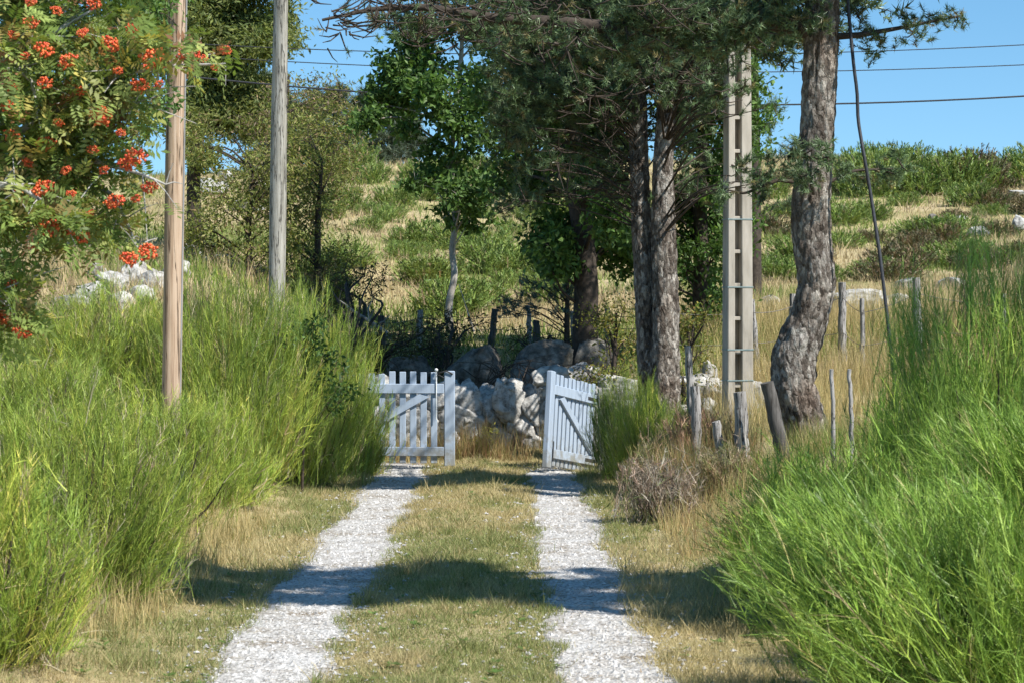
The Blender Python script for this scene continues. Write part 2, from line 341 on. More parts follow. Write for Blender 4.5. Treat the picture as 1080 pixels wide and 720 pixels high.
TRACKS = {-1: (-1.15, .30), 1: (.455, .275)}
def track_edges(Y, s):
    c, w = TRACKS[s]
    c = c + (fbm(Y * .25, Y * 0, 20 + s) - .5) * .12 - (sstep(22.5, 26.5, Y) * .18 if s < 0 else 0)
    e0 = c - w + (fbm(Y * 1.1, 0 * Y, 31 + s, 4) - .5) * .22
    e1 = c + w + (fbm(Y * 1.1, 0 * Y, 41 + s, 4) - .5) * .22
    return e0, e1
for s, lab in ((-1, 'pale gravel wheel track on the left running to the gate'), (1, 'pale gravel wheel track on the right running to the gate')):
    Y = np.arange(-2, 25.9 if s < 0 else 25.2, .06); e0, e1 = track_edges(Y, s)
    k = 9; t = np.linspace(0, 1, k)[None, :]
    X = e0[:, None] * (1 - t) + e1[:, None] * t
    Z = height(X, Y[:, None] + 0 * X) + .006 - .004 * ((t == 0) | (t == 1)) 
    i = np.arange(len(Y) - 1)[:, None] * k + np.arange(k - 1)[None, :]
    mb = MB(); mb.add(np.stack([X, Y[:, None] + 0 * X, Z], -1), np.stack([i, i + 1, i + k + 1, i + k], -1).reshape(-1, 4))
    o = mb.build('wheel_track', M['gravel'], smooth=True); o['kind'] = 'structure'; o['label'] = lab; o['category'] = 'track'
def in_track(X, Y, m=0):
    r = np.zeros(len(X), bool)
    for s in (-1, 1):
        e0, e1 = track_edges(Y, s); r |= (X > e0 + m) & (X < e1 - m) & (Y < 25.7)
    return r
# loose pebbles
rng = np.random.RandomState(3)
OCT = np.array([(1, 0, 0), (-1, 0, 0), (0, 1, 0), (0, -1, 0), (0, 0, 1), (0, 0, -1)], float)
OF = np.array([(0, 2, 4), (2, 1, 4), (1, 3, 4), (3, 0, 4), (2, 0, 5), (1, 2, 5), (3, 1, 5), (0, 3, 5)])
n = 26000
Y = 9.5 + 16 * rng.rand(n) ** 1.5; s = rng.choice([-1, 1], n)
X = np.where(s < 0, -1.17, .455) + rng.normal(size=n) * np.where(rng.rand(n) < .25, .36, .2)
Z = height(X, Y) + .006
sz = .004 + .017 * rng.rand(n) ** 5
V = (OCT[None] * (1 + .45 * rng.normal(size=(n, 6, 1)).clip(-1, 1)) * np.array([1, 1, .6])) * sz[:, None, None]
a = rng.rand(n) * 6.28; ca, sa = np.cos(a)[:, None], np.sin(a)[:, None]
V = np.stack([V[..., 0] * ca - V[..., 1] * sa, V[..., 0] * sa + V[..., 1] * ca, V[..., 2]], -1) + np.stack([X, Y, Z], 1)[:, None]
mb = MB(); mb.add(V.reshape(-1, 3), (np.arange(n)[:, None, None] * 6 + OF[None]).reshape(-1, 3))
tag(mb.build('gravel_stones', M['pebble']), 'loose pale gravel stones scattered along both wheel tracks', 'gravel', kind='stuff')

# ------------------------------------------------------------------ short grass along the track
STRAW = [(.50, .42, .23, 4), (.43, .36, .19, 3), (.37, .33, .16, 2)]
GREEN = [(.19, .23, .08, 3), (.24, .27, .10, 3), (.29, .30, .12, 2), (.36, .34, .16, 1.5)]
def mixcol(rng, n, f):
    a = palette(rng, n, STRAW); b = palette(rng, n, GREEN); k = rng.rand(n) < f
    return np.where(k[:, None], b, a)
mb = MB()
def turf(n, x0, x1, y0, y1, hgt, bias, pw=1.6):
    Y = y0 + (y1 - y0) * rng.rand(n) ** pw
    X = x0 + (x1 - x0) * rng.rand(n)
    k = ~in_track(X, Y, .10 * vnoise(X * 4, Y * 4, 77)) ; k |= rng.rand(n) < .022
    X, Y = X[k], Y[k]; n = len(X)
    g_ = fbm(X * 1.3, Y * .8, 50) * .8 + fbm(X * 6, Y * 6, 53, 2) * .2
    f = sstep(.42, .64, g_ + bias) * .95
    H = hgt * (.35 + .9 * rng.rand(n)) * (.35 + 1.2 * fbm(X * 3, Y * 3, 55) ** 1.5 * 2)
    H *= 1 + 1.3 * (vnoise(X * 9, Y * 9, 58) > .78)
    w = .003 + .00020 * Y
    blades(mb, rng, np.stack([X, Y, height(X, Y) - .004], 1), H, w, 1.3, mixcol(rng, n, f))
turf(130000, -.98, .34, 9, 27.5, .028, .06)
turf(75000, -2.7, -1.3, 9, 27, .038, .0)
turf(75000, .6, 2.0, 9, 26.5, .038, .0)
for k_ in range(520):                     # flat rosettes of broad leaved weeds and bits of fallen straw
    x = -2.4 + 4.2 * rng.rand(); y = 9.6 + 15 * rng.rand() ** 1.5
    if in_track(np.array([x]), np.array([y]), .06)[0]: continue
    nl_ = rng.randint(5, 10); a = rng.rand(nl_) * 6.28; z0 = hz(x, y) + .015; l_ = (.02 + .04 * rng.rand())
    d_ = np.stack([np.cos(a), np.sin(a), .35 * rng.rand(nl_)], 1); s_ = np.stack([-np.sin(a), np.cos(a), 0 * a], 1); c_ = np.array([x, y, z0])
    V = np.stack([c_ + 0 * d_, c_ + d_ * l_ * .5 + s_ * l_ * .22, c_ + d_ * l_, c_ + d_ * l_ * .5 - s_ * l_ * .22], 1).reshape(-1, 3)
    mb.add(V, np.arange(nl_ * 4).reshape(-1, 4), np.repeat(palette(rng, nl_, [(.10, .17, .04, 3), (.15, .22, .06, 2), (.3, .24, .1, 1)]), 4, 0))
nf = 5000; X = -2.5 + 4.4 * rng.rand(nf); Y = 9.5 + 16 * rng.rand(nf) ** 1.5; a = rng.rand(nf) * 6.28
B = np.stack([X, Y, height(X, Y) + .012 + .012 * rng.rand(nf)], 1); d_ = np.stack([np.cos(a), np.sin(a), .1 * rng.normal(size=nf)], 1) * (.03 + .06 * rng.rand(nf))[:, None]; s_ = np.stack([-np.sin(a), np.cos(a), 0 * a], 1) * .0022
mb.add(np.stack([B - s_, B + s_, B + d_], 1).reshape(-1, 3), np.arange(nf * 3).reshape(-1, 3), np.repeat(palette(rng, nf, [(.33, .22, .12, 3), (.5, .42, .26, 2), (.2, .14, .09, 2)]), 3, 0))
tag(mb.build('short_grass', M['straw']), 'short half dry grass on the verges and between the wheel tracks', 'grass', kind='stuff')

# ------------------------------------------------------------------ meadow grass over the hillside
mb = MB(); n = 110000
Y = 26.5 + 66 * rng.rand(n) ** 1.5; X = (rng.rand(n) * 2 - 1) * (Y * .235 + 1.0)
k = ~((np.abs(X) < 1.9) & (Y < 29.5)); X, Y = X[k], Y[k]; n = len(X)
gn = fbm(X * .45, Y * .3, 60, 4)
f = sstep(.455, .545, gn + np.where(X < .1 * Y - .8, .045 - .05 * sstep(45, 75, Y), -.05))
H = (.10 + .2 * rng.rand(n)) * (.5 + 1.0 * fbm(X * .8, Y * .8, 63)) * (1 + .3 * sstep(45, 30, Y))
PS = [(.56, .46, .27, 4), (.48, .38, .22, 3), (.38, .29, .19, 2), (.28, .21, .15, 1)]
PG = [(.15, .22, .05, 3), (.20, .265, .065, 3), (.26, .29, .085, 2)]
cc = np.where((rng.rand(n) < f)[:, None], palette(rng, n, PG), palette(rng, n, PS))
blades(mb, rng, np.stack([X, Y, height(X, Y) - .02], 1), H, .007 + .00038 * Y, .9, cc)
tag(mb.build('meadow_grass', M['straw']), 'golden and green meadow grass covering the hillside', 'grass', kind='stuff')
# tall golden grass on the right bank and dry reddish grass beside the gate
mb = MB()
def tall(n, x0, x1, y0, y1, h0, h1, cols, lean=.55, w=.006):
    X = x0 + (x1 - x0) * rng.rand(n); Y = y0 + (y1 - y0) * rng.rand(n)
    k = rng.rand(n) < sstep(.3, .6, fbm(X * 2.2, Y * 2.2, 70)); X, Y = X[k], Y[k]; n = len(X)
    blades(mb, rng, np.stack([X, Y, height(X, Y) - .02], 1), h0 + (h1 - h0) * rng.rand(n), w, lean, palette(rng, n, cols))
GOLD = [(.55, .45, .22, 4), (.46, .36, .17, 3), (.38, .32, .15, 2), (.25, .26, .09, 1)]
RED = [(.34, .20, .11, 3), (.42, .30, .15, 3), (.30, .26, .10, 2), (.45, .38, .2, 2)]
tall(9000, 2.0, 6.5, 21.5, 27, .3, .65, GOLD)
tall(16000, 2.4, 8.0, 26, 33, .35, .75, GOLD, w=.008)
tall(5200, 1.25, 2.2, 19.2, 21.3, .25, .65, RED + [(.18, .24, .07, 3)])
tall(2600, 1.15, 2.2, 15.5, 18.8, .1, .34, GOLD + RED)
tall(1500, 1.05, 1.7, 12.6, 15.6, .05, .15, GOLD)
tall(5200, -1.0, .55, 25.8, 26.65, .2, .52, RED + [(.3, .28, .1, 3)])
tall(2200, -2.0, -.9, 25.4, 26.6, .15, .4, GOLD + RED)
tall(5200, 2.2, 3.4, 18.4, 19.9, .1, .36, GOLD + [(.18, .25, .06, 5), (.14, .2, .05, 3)])
tall(2500, 1.6, 2.6, 16.5, 18.6, .1, .3, GOLD + [(.18, .25, .06, 4)])
tall(5000, -2.9, -1.9, 11.5, 18.5, .1, .34, GOLD)
tag(mb.build('tall_grass', M['straw']), 'tall dry golden and reddish grass on the banks', 'grass', kind='stuff')

# ------------------------------------------------------------------ broom bushes
BROOM = [(.20, .285, .045, 5), (.25, .335, .055, 5), (.32, .385, .07, 3), (.40, .39, .11, 1.2), (.13, .19, .035, 2), (.38, .33, .24, .9), (.22, .17, .11, .5)]
BYEL = [(.25, .345, .05, 5), (.33, .405, .065, 4), (.43, .43, .10, 1.6), (.17, .25, .04, 3), (.42, .36, .24, .9), (.25, .19, .12, .4)]
BFRESH = [(.185, .30, .05, 5), (.235, .365, .06, 5), (.30, .42, .075, 3), (.13, .20, .04, 2.5), (.40, .36, .15, .8), (.24, .18, .10, .4)]
def broom_meshes(seed, Rr, Hh, n, cols, w=.0042, L=(.2, .42), nc=70, lean=(0, 0), stems=26, upm=.5, k=4, jit=.17):
    rng = np.random.RandomState(seed); mb = MB()
    th = rng.rand(nc) * 2 * pi; u = np.sqrt(rng.rand(nc)) * .98
    er = Rr * u; ez = Hh * np.sqrt(np.clip(1 - (.88 * u) ** 2, 0, 1)) * (.82 + .26 * rng.rand(nc))
    lo = rng.rand(nc) < .28; ez = np.where(lo, ez * (.45 + .3 * rng.rand(nc)), ez)
    E = np.stack([er * np.cos(th), er * np.sin(th), ez], 1) + np.array([lean[0], lean[1], 0]) * (ez / Hh)[:, None]
    S0 = E * np.array([.38, .38, .25])
    ct = palette(rng, nc, [(1, 1, 1, 3), (1.25, 1.12, 1.1, 1), (.75, .8, .8, 1)], .12)
    ns = max(20, n // 5); c = rng.randint(0, nc, ns)
    d = unit(E[c] - S0[c]); d = unit(d * (1 - upm * .4) + np.array([lean[0] * .5, lean[1] * .5, upm * .55]) + jit * rng.normal(size=(ns, 3)))
    ln = (L[0] + (L[1] - L[0]) * rng.rand(ns))
    tip = E[c] + rng.normal(size=(ns, 3)) * np.array([.055, .055, .075]) * (Rr ** .5) - d * (rng.rand(ns, 1) ** 1.8) * np.minimum(Hh * .5, .9)
    tip[:, 2] = np.maximum(tip[:, 2], .06)
    S = tip - d * ln[:, None]; S[:, 2] = np.maximum(S[:, 2], 0)
    ctrl = (S + tip) / 2 + rng.normal(size=(ns, 3)) * .06 * ln[:, None]
    ccol = palette(rng, ns, cols, .14) * ct[c]
    twigs(mb, rng, S, tip, ctrl, w * (.8 + .6 * rng.rand(ns)), ccol, k)
    m_ = 10; q = np.repeat(np.arange(ns), m_); f = (.2 + .75 * rng.rand(len(q)))[:, None]
    p0 = (1 - f) ** 2 * S[q] + 2 * f * (1 - f) * ctrl[q] + f ** 2 * tip[q]
    d2 = unit(d[q] + .42 * rng.normal(size=(len(q), 3)) + np.array([0, 0, .12])); l2 = ((.30 + .35 * rng.rand(len(q)))[:, None] * (1.15 - f) + .1) * ln[q][:, None] * .8
    e2 = p0 + d2 * l2
    twigs(mb, rng, p0, e2, (p0 + e2) / 2 + d[q] * l2 * .12, w * (.6 + .5 * rng.rand(len(q))), ccol[q] * (1 + .12 * rng.normal(size=(len(q), 1))), 3)
    m1 = mb.mesh('foliage', M['broom'])
    mb2 = MB(); ci = rng.choice(nc, min(stems, nc), replace=False)
    for i in ci:
        b0 = np.array([E[i, 0] * .12, E[i, 1] * .12, -.08]); e = E[i] * np.array([.75, .75, .72]); mid = (b0 + e) / 2 + np.array([E[i, 0] * .1, E[i, 1] * .1, -.05])
        P, r = smooth_path([b0, mid, e], [.014, .009, .004], 6); tube(mb2, P, r, 5)
    m2 = mb2.mesh('woody_stems', M['limb'])
    return m1, m2
def broom(name, meshes, label, loc, rz=0, sc=(1, 1, 1), group=None, cat='bush', sink=.03):
    z = hz(loc[0], loc[1]) - sink
    t = thing(name, label, cat, (loc[0], loc[1], z), rz, group); t.scale = sc
    link('foliage', meshes[0], t); link('woody_stems', meshes[1], t)
    return t
bA = broom_meshes(11, .8, 1.2, 11000, BROOM, nc=90)
bB = broom_meshes(12, .95, 1.65, 15000, BYEL + [(.2, .28, .06, 6)], nc=120, L=(.24, .5))
bC = broom_meshes(13, .6, 1.0, 8500, BYEL, nc=70)
bD = broom_meshes(14, .8, 1.3, 11000, BYEL, nc=95, L=(.22, .48))
G1 = 'broom bushes along the left bank'
broom('broom_bush', bC, 'yellow green broom bush at the lower left corner, nearest on the left bank', (-2.4, 10.3), .3, (1, 1, .95), G1)
broom('broom_bush', bA, 'green broom bush with drooping grey twigs behind the nearest one on the left bank', (-2.5, 12.9), 1.2, (.95, .95, 1.02), G1)
broom('broom_bush', bA, 'broom bush under the red berried rowan at the left edge', (-3.25, 13.2), 2.6, (1, 1, .92), G1)
broom('broom_bush', bD, 'light green broom bush before the tan utility pole', (-2.62, 16.6), .2, (.95, .95, .86), G1)
broom('broom_bush', bA, 'broom bush left of the tan pole, behind the rowan berries', (-3.5, 16.6), 4.4, (1.1, 1.1, .82), G1)
broom('broom_bush', bC, 'low yellowing broom bush at the verge beneath the tan pole', (-2.45, 18.7), 3.4, (.95, .95, .95), G1)
broom('broom_bush', bB, 'tall broom bush with yellow tops between the two wooden poles', (-2.62, 20.9), 0, (1, 1, 1.24), G1)
broom('broom_bush', bB, 'tall rounded broom bush below the grey wooden pole', (-2.1, 22.4), 2.2, (.95, .95, 1.22), G1)
broom('broom_bush', bB, 'broom bush behind the tan pole near the pale rocks', (-3.9, 21.5), 4.0, (1, 1, .78), G1)
broom('broom_bush', bC, 'small broom bush hiding the hinge side of the left gate leaf', (-1.72, 23.9), 1.0, (.9, .9, 1.2), G1)
broom('broom_bush', bD, 'dark sided broom bush left of the gate', (-2.45, 24.4), 5.0, (.9, .9, 1.2), G1)
bE = broom_meshes(21, .85, 1.1, 15000, BFRESH, nc=110, lean=(-.12, 0), L=(.24, .52))
bF = broom_meshes(22, .85, 1.75, 12000, BFRESH, nc=80, L=(.3, .65), upm=.75)
bG = broom_meshes(23, .9, 1.15, 17000, BFRESH, nc=120, lean=(-.3, .1), L=(.26, .55), upm=.6)
G2 = 'broom bushes along the right bank'
broom('broom_bush', bE, 'fresh green broom bush reaching over the right verge below the leaning pine', (1.88, 12.4), .4, (1.05, 1.05, .80), G2)
broom('broom_bush', bF, 'tall ragged green broom bush rising at the right edge', (2.72, 12.6), 2.0, (1, 1, 1.08), G2)
broom('broom_bush', bG, 'big blurred green broom bush nearest in the lower right corner', (1.93, 9.4), .0, (1.05, 1, .86), G2)
broom('broom_bush', bE, 'green broom bush between the nearest one and the leaning pine', (2.85, 14.8), 3.0, (1, 1, .92), G2)
broom('broom_bush', bG, 'green broom bush hard against the right edge of the picture', (2.75, 10.6), .5, (1, 1, .95), G2)
broom('broom_bush', bA, 'broom bush beside the open right gate leaf', (1.2, 23.3), 3.3, (.62, .62, .98), 'broom bushes by the gate')
broom('broom_bush', bD, 'low broom bush at the foot of the twin trunk pine', (1.32, 21.6), 1.3, (.6, .6, .8), 'broom bushes by the gate')
bH = broom_meshes(31, .38, .55, 3500, [(.22, .16, .12, 4), (.32, .25, .19, 4), (.40, .35, .28, 3), (.14, .17, .06, 2)], w=.005, L=(.12, .3), nc=40, jit=.4)
t = broom('dry_shrub', bH, 'dead brown and grey shrub on the right verge below the fence stakes', (1.18, 18.3), 0, (1, 1, 1.05), cat='shrub')
bH2 = broom_meshes(32, .5, .75, 3500, [(.30, .17, .12, 4), (.38, .26, .17, 3), (.2, .2, .07, 2)], w=.006, L=(.2, .4), nc=45, jit=.3)
broom('dry_shrub', bH2, 'reddish dry shrub among the grey fence stakes', (1.72, 20.6), 0, (.9, .9, .95), cat='shrub')
bH3 = broom_meshes(33, .42, .6, 3500, [(.16, .18, .06, 4), (.22, .2, .09, 3), (.28, .2, .13, 3), (.36, .3, .2, 2)], w=.005, L=(.14, .3), nc=45, jit=.32)
broom('dry_shrub', bH3, 'dull olive brown shrub at the verge right of the gate', (1.38, 20.6), 1.0, (1, 1, .95), cat='shrub')
broom('dry_shrub', bH3, 'olive brown shrub at the foot of the twin trunk pine', (1.75, 22.6), 3.0, (1.1, 1.1, 1.05), cat='shrub')
broom('dry_shrub', bH3, 'low olive brown shrub below the thick cracked stake', (1.75, 18.7), 4.2, (.85, .85, .7), cat='shrub')

# hillside broom: low detail bushes, many individuals
HG = [(.15, .23, .055, 5), (.19, .27, .065, 4), (.25, .31, .08, 2), (.11, .16, .045, 1.5), (.32, .27, .17, .6)]
HY = [(.19, .25, .06, 4), (.24, .29, .075, 3), (.14, .2, .05, 3), (.34, .29, .17, .8)]
hillm = [broom_meshes(40 + i, .62, .8, 2600, c_, w=.017, L=(.12, .3), nc=60, stems=1, k=3, upm=.5)[0] for i, c_ in enumerate([HG, HG, HY, [(.13, .12, .06, 3), (.2, .15, .09, 3), (.11, .14, .05, 2)]])]
for me in hillm: me.name = 'broom_bush'
def hillbush(px, py, s, kind, label, group, flat=1):
    p_ = ground_hit(px, py)
    if p_ is None: return
    o = link('broom_bush', hillm[kind]); o.location = (p_[0], p_[1], p_[2] - .05); o.rotation_euler = (0, 0, rng.rand() * 6.28)
    o.scale = (s, s, s * .8 * flat); tag(o, label, 'bush', group)
for i in range(38):
    px = 335 + 260 * rng.rand(); py = 205 + 140 * rng.rand()
    hillbush(px, py, (.7 + .8 * rng.rand()), rng.choice([0, 1, 2], p=[.5, .3, .2]), 'low round broom bush on the sunny slope above the stone wall', 'broom bushes on the middle slope', .8)
for i in range(44):
    px = 775 + 320 * rng.rand(); py = 190 + 112 * rng.rand() ** 1.3
    hillbush(px, py, (.6 + 1.0 * rng.rand()), rng.choice([0, 1, 3], p=[.35, .15, .5]), 'low broom or heather bush on the dry slope right of the pines', 'bushes on the right hand slope', .65)
for i in range(20):
    px = 915 + 180 * i / 19 + 11 * rng.randn(); py = 184 + 34 * rng.rand() ** 1.5
    hillbush(px, py, 1.1 + 1.6 * rng.rand() ** 1.5, rng.choice([0, 1, 3]), 'dark green broom bush on the skyline at the right', 'broom bushes on the right skyline', .85)
for px, py, s in ((372, 180, 1.9), (418, 168, 1.7), (350, 186, 1.5), (395, 190, 1.2), (440, 190, 1.3), (500, 185, 1.5), (545, 184, 1.3), (580, 183, 1.5), (470, 184, 1.4)):
    hillbush(px, py + 3, s, 0, 'green broom bush on the crest beyond the middle slope', 'broom bushes on the middle crest')

# ------------------------------------------------------------------ shadows wanted free of foliage (sunlit spots): foliage tufts whose shade lands there are pruned
SUNNY = [(-3.2, 1.1, 8, 12.95, 0), (-3.5, 1.9, 15.5, 21.9, 0), (-2.2, 1.3, 23.9, 25.6, .6), (-1.7, 1.0, 26.3, 27.5, .25), (-1.7, 1.0, 26.5, 27.4, .8), (-2.6, -1.25, 21.3, 25, 1.3), (-6, -2, 18, 26, 1.5), (1.2, 2.4, 20, 23, .6)]
def shade_ok(P, rng, keep=.04, extra=()):
    ok = np.ones(len(P), bool)
    for x0, x1, y0, y1, z in list(SUNNY) + list(extra):
        dz = P[:, 2] - z
        X = P[:, 0] - SX * dz; Y = P[:, 1] - SY * dz
        ok &= ~((X > x0) & (X < x1) & (Y > y0) & (Y < y1) & (dz > .8))
    return ok | (rng.rand(len(P)) < keep)

# ------------------------------------------------------------------ trees
PINE = [(.085, .135, .055, 4), (.12, .18, .08, 4), (.17, .235, .115, 3), (.19, .165, .07, 1.5), (.055, .085, .04, 1.5)]
def tufts(mb, rng, Pt, Dt, nn, L, w, cols, Ct=None):
    n = len(Pt)
    P_ = np.repeat(Pt, nn, 0); D = unit(np.repeat(Dt, nn, 0) * .9 + rng.normal(size=(n * nn, 3)) * .62)
    B = P_ - np.repeat(Dt, nn, 0) * rng.rand(n * nn, 1) * L * 1.4
    side = unit(np.cross(D, rng.normal(size=(n * nn, 3)))) * w * .5
    T = B + D * L * (.75 + .5 * rng.rand(n * nn, 1))
    ct = np.repeat(palette(rng, n, cols, .2), nn, 0) * (1 + .12 * rng.normal(size=(n * nn, 1)))
    mb.add(np.stack([B - side, B + side, T], 1).reshape(-1, 3), np.arange(n * nn * 3).reshape(-1, 3), np.repeat(ct, 3, 0))
def nearest_on(path, q, below=.3):
    d = np.linalg.norm(path - q, axis=1) + np.clip(path[:, 2] - q[2] + below, 0, None) * 3
    return path[np.argmin(d)]
def pine_crown(mbn, mbl, rng, path, blobs, dens=26, nn=26, L=.075, w=.0055, cols=PINE, cull=True, branch=True, brad=.03, flat=.55, extra=(), keep=.04):
    for (x, y, z, r) in blobs:
        c = np.array([x, y, z])
        if branch:
            a = nearest_on(path, c)
            mid = (a + c) / 2 + np.array([0, 0, .12 + .1 * rng.rand()]) * np.linalg.norm(c - a) * .6 + rng.normal(size=3) * .05
            rr = brad * (.5 + .25 * np.linalg.norm(c - a))
            Pp, rad = smooth_path([a, mid, c], [rr, rr * .65, rr * .28], 9); tube(mbl, Pp, rad, 6)
            axis = unit(c - mid)
        else: axis = unit(rng.normal(size=3))
        n = max(6, int(dens * (r / .4) ** 2))
        # twigs fanning out of the bough, each with several tufts of needles
        ns = max(4, n // 5)
        d = unit(rng.normal(size=(ns, 3)) * np.array([1, 1, flat]) + axis * .5 + np.array([0, 0, .15]))
        ln = r * (.45 + .65 * rng.rand(ns)); s0 = c + axis * r * (rng.rand(ns, 1) - .7) * .8
        e = s0 + d * ln[:, None]
        for q in range(ns):
            if q % 2 == 0: tube(mbl, np.stack([s0[q], (s0[q] + e[q]) / 2 - [0, 0, .02], e[q]]), [.008, .006, .003], 4, cap=False)
        t = np.repeat(np.arange(ns), 5); f = np.tile([.45, .62, .78, .9, 1.0], ns)
        Pt = s0[t] + (e - s0)[t] * f[:, None] + rng.normal(size=(len(t), 3)) * .045
        Dt = unit(d[t] + np.array([0, 0, .45]) + rng.normal(size=(len(t), 3)) * .45)
        if cull:
            k = shade_ok(Pt, rng, keep, extra); Pt, Dt = Pt[k], Dt[k]
        if len(Pt): tufts(mbn, rng, Pt, Dt, nn, L, w, cols)
def barkrough(amp, f, seed):
    def fn(a, z):
        c, s = np.cos(a), np.sin(a)
        n = fbm(a * f * .9, z * f * 1.6, seed, 3) * .6 + vnoise(c * f * .8 + 9, z * f * .5 + s * 3, seed + 4) * .4
        seam = np.abs(np.sin(a * .5)) ** .25
        return 1 + amp * (np.abs(n - .5) * 4 - .6) * seam + .05 * np.sin(a * 2 + z * 1.3) + .04 * np.sin(a * 3 - z * .7)
    return fn
def seg(pxs, D):   # list of (px,py,width px) -> path, radii
    P = np.array([W(a, b, D) for a, b, _ in pxs]); r = np.array([c for _, _, c in pxs]) * D / F / 2
    return P, r
EXTRA_TR = [(2.3, 3.0, 19.4, 20.4, 1.5), (2.3, 3.0, 19.4, 20.4, 2.4)]
# --- the leaning main pine
rng = np.random.RandomState(101)
P, r = seg([(860, 520, 96), (858, 482, 58), (849, 444, 48), (835, 408, 52), (837, 374, 52), (853, 337, 46), (862, 300, 44), (857, 265, 45), (855, 235, 45), (857, 195, 42), (861, 150, 38), (864, 100, 37), (866, 50, 37), (867, 0, 38), (862, -80, 34), (866, -200, 28), (880, -330, 18), (885, -470, 6)], 20)
r = r * .94
base = P[0].copy(); base[2] = hz(base[0], base[1]) - .35; P[0] = base
Pp, rr = smooth_path(P, r, 380)
t = thing('pine_tree', 'big pine with a bowed grey plated trunk on the right bank', 'tree', base)
o_ = np.array(t.location)
mbt = MB(); tube(mbt, Pp - o_, rr, 72, barkrough(.13, 7, 5)); mbt.build('trunk', M['bark'], t, True)
mbl = MB(); mbn = MB()
def limb(pxs, D0, D1, r0, r1, n=20):
    m_ = len(pxs); P = np.array([W(a, b, D0 + (D1 - D0) * i / (m_ - 1)) for i, (a, b) in enumerate(pxs)])
    Pq, rq = smooth_path(P, np.linspace(r0, r1, m_), n); return Pq, rq
L1, q1 = limb([(860, 30), (835, 30), (790, 14), (735, 20), (660, 32), (590, 24), (520, 20), (450, 8), (395, 10), (340, 22)], 20, 19.6, .10, .012, 40)
L2, q2 = limb([(868, 40), (905, 38), (950, 30), (1010, 18)], 20, 19.8, .035, .008)
L3, q3 = limb([(856, 195), (820, 190), (785, 205), (765, 200)], 20, 19.8, .022, .006)
L4, q4 = limb([(858, 200), (900, 180), (950, 178)], 20, 20.3, .02, .006)
L5, q5 = limb([(858, 205), (852, 178), (850, 165)], 19.8, 19.55, .018, .006)
for a, b in ((L1, q1), (L2, q2), (L3, q3), (L4, q4), (L5, q5)): tube(mbl, a - o_, b, 8)
blobs = []
for i in range(3, 40):
    c = L1[i]
    for k_ in range(3): blobs.append((*(c + rng.normal(size=3) * np.array([.12, .26, .15]) + np.array([0, -.1, -.01])), .26 + .12 * rng.rand()))
NL1 = len(blobs)
for px, py, D, r_ in ((905, 22, 20, .2), (925, 38, 19.9, .2), (950, 20, 19.9, .22), (965, 36, 19.8, .16), (985, 18, 19.9, .16), (1008, 18, 19.8, .13), (895, 10, 20.2, .2), (915, 52, 20, .12),
                      (830, 172, 19.6, .2), (850, 165, 19.5, .24), (872, 168, 19.5, .22), (885, 182, 19.6, .16), (845, 185, 19.5, .2), (862, 180, 19.5, .2), (838, 158, 19.5, .16),
                      (800, 188, 19.8, .2), (780, 175, 19.8, .17), (815, 170, 19.8, .14), (760, 205, 19.8, .12), (803, 208, 19.8, .1),
                      (930, 178, 20.2, .2), (948, 172, 20.2, .2), (912, 186, 20.2, .14), (938, 186, 20.2, .16), (820, 20, 20, .25), (800, 35, 20.2, .25), (835, 5, 19.7, .25), (770, 40, 20.1, .3)):
    blobs.append((*W(px, py, D), r_))
blobs = [(a - o_[0], b - o_[1], c - o_[2], d) for a, b, c, d in blobs]
rel = lambda ex: ex
def crown_rel(mbn, mbl, rng, path, blobs, off, **kw):     # prune in world space, build relative to the tree's base
    global SUNNY
    keepS = SUNNY; SUNNY = [(x0 - off[0], x1 - off[0], y0 - off[1], y1 - off[1], z - off[2]) for x0, x1, y0, y1, z in keepS]
    ex = kw.pop('extra', ()); ex = [(x0 - off[0], x1 - off[0], y0 - off[1], y1 - off[1], z - off[2]) for x0, x1, y0, y1, z in ex]
    pine_crown(mbn, mbl, rng, path, blobs, extra=ex, **kw); SUNNY = keepS
crown_rel(mbn, mbl, rng, L1 - o_, blobs[:NL1], o_, dens=62, nn=34, L=.058, w=.0075, branch=False)
crown_rel(mbn, mbl, rng, L1 - o_, blobs[NL1:], o_, dens=52, nn=34, L=.058, w=.0065, branch=False, cull=False)
up = []
for i in range(60):
    z = 5.0 + 4.5 * rng.rand(); a = rng.rand() * 6.28; ra = (2.6 - .28 * (z - 5)) * (.35 + .65 * rng.rand())
    up.append((2.75 + ra * cos(a) - o_[0], 20 + ra * sin(a) * .8 - o_[1], z - o_[2], .45))
crown_rel(mbn, mbl, rng, Pp - o_, up, o_, dens=14, nn=18, w=.009, extra=EXTRA_TR, brad=.035, keep=.02)
sh = []
for i in range(70):                       # the low boughs that shade the track just before the gate
    z = 4.7 + 1.6 * rng.rand(); X = -1.35 + 2.4 * rng.rand(); Y = 22.9 + (rng.rand() - .5) * 1.3
    sh.append((X + SX * z - o_[0], Y + SY * z - o_[1], z - o_[2], .32))
crown_rel(mbn, mbl, rng, Pp - o_, sh, o_, dens=70, nn=16, w=.022, L=.1, brad=.02, extra=EXTRA_TR)
mbl.build('limbs', M['limb'], t, True); mbn.build('crown', M['needle'], t)

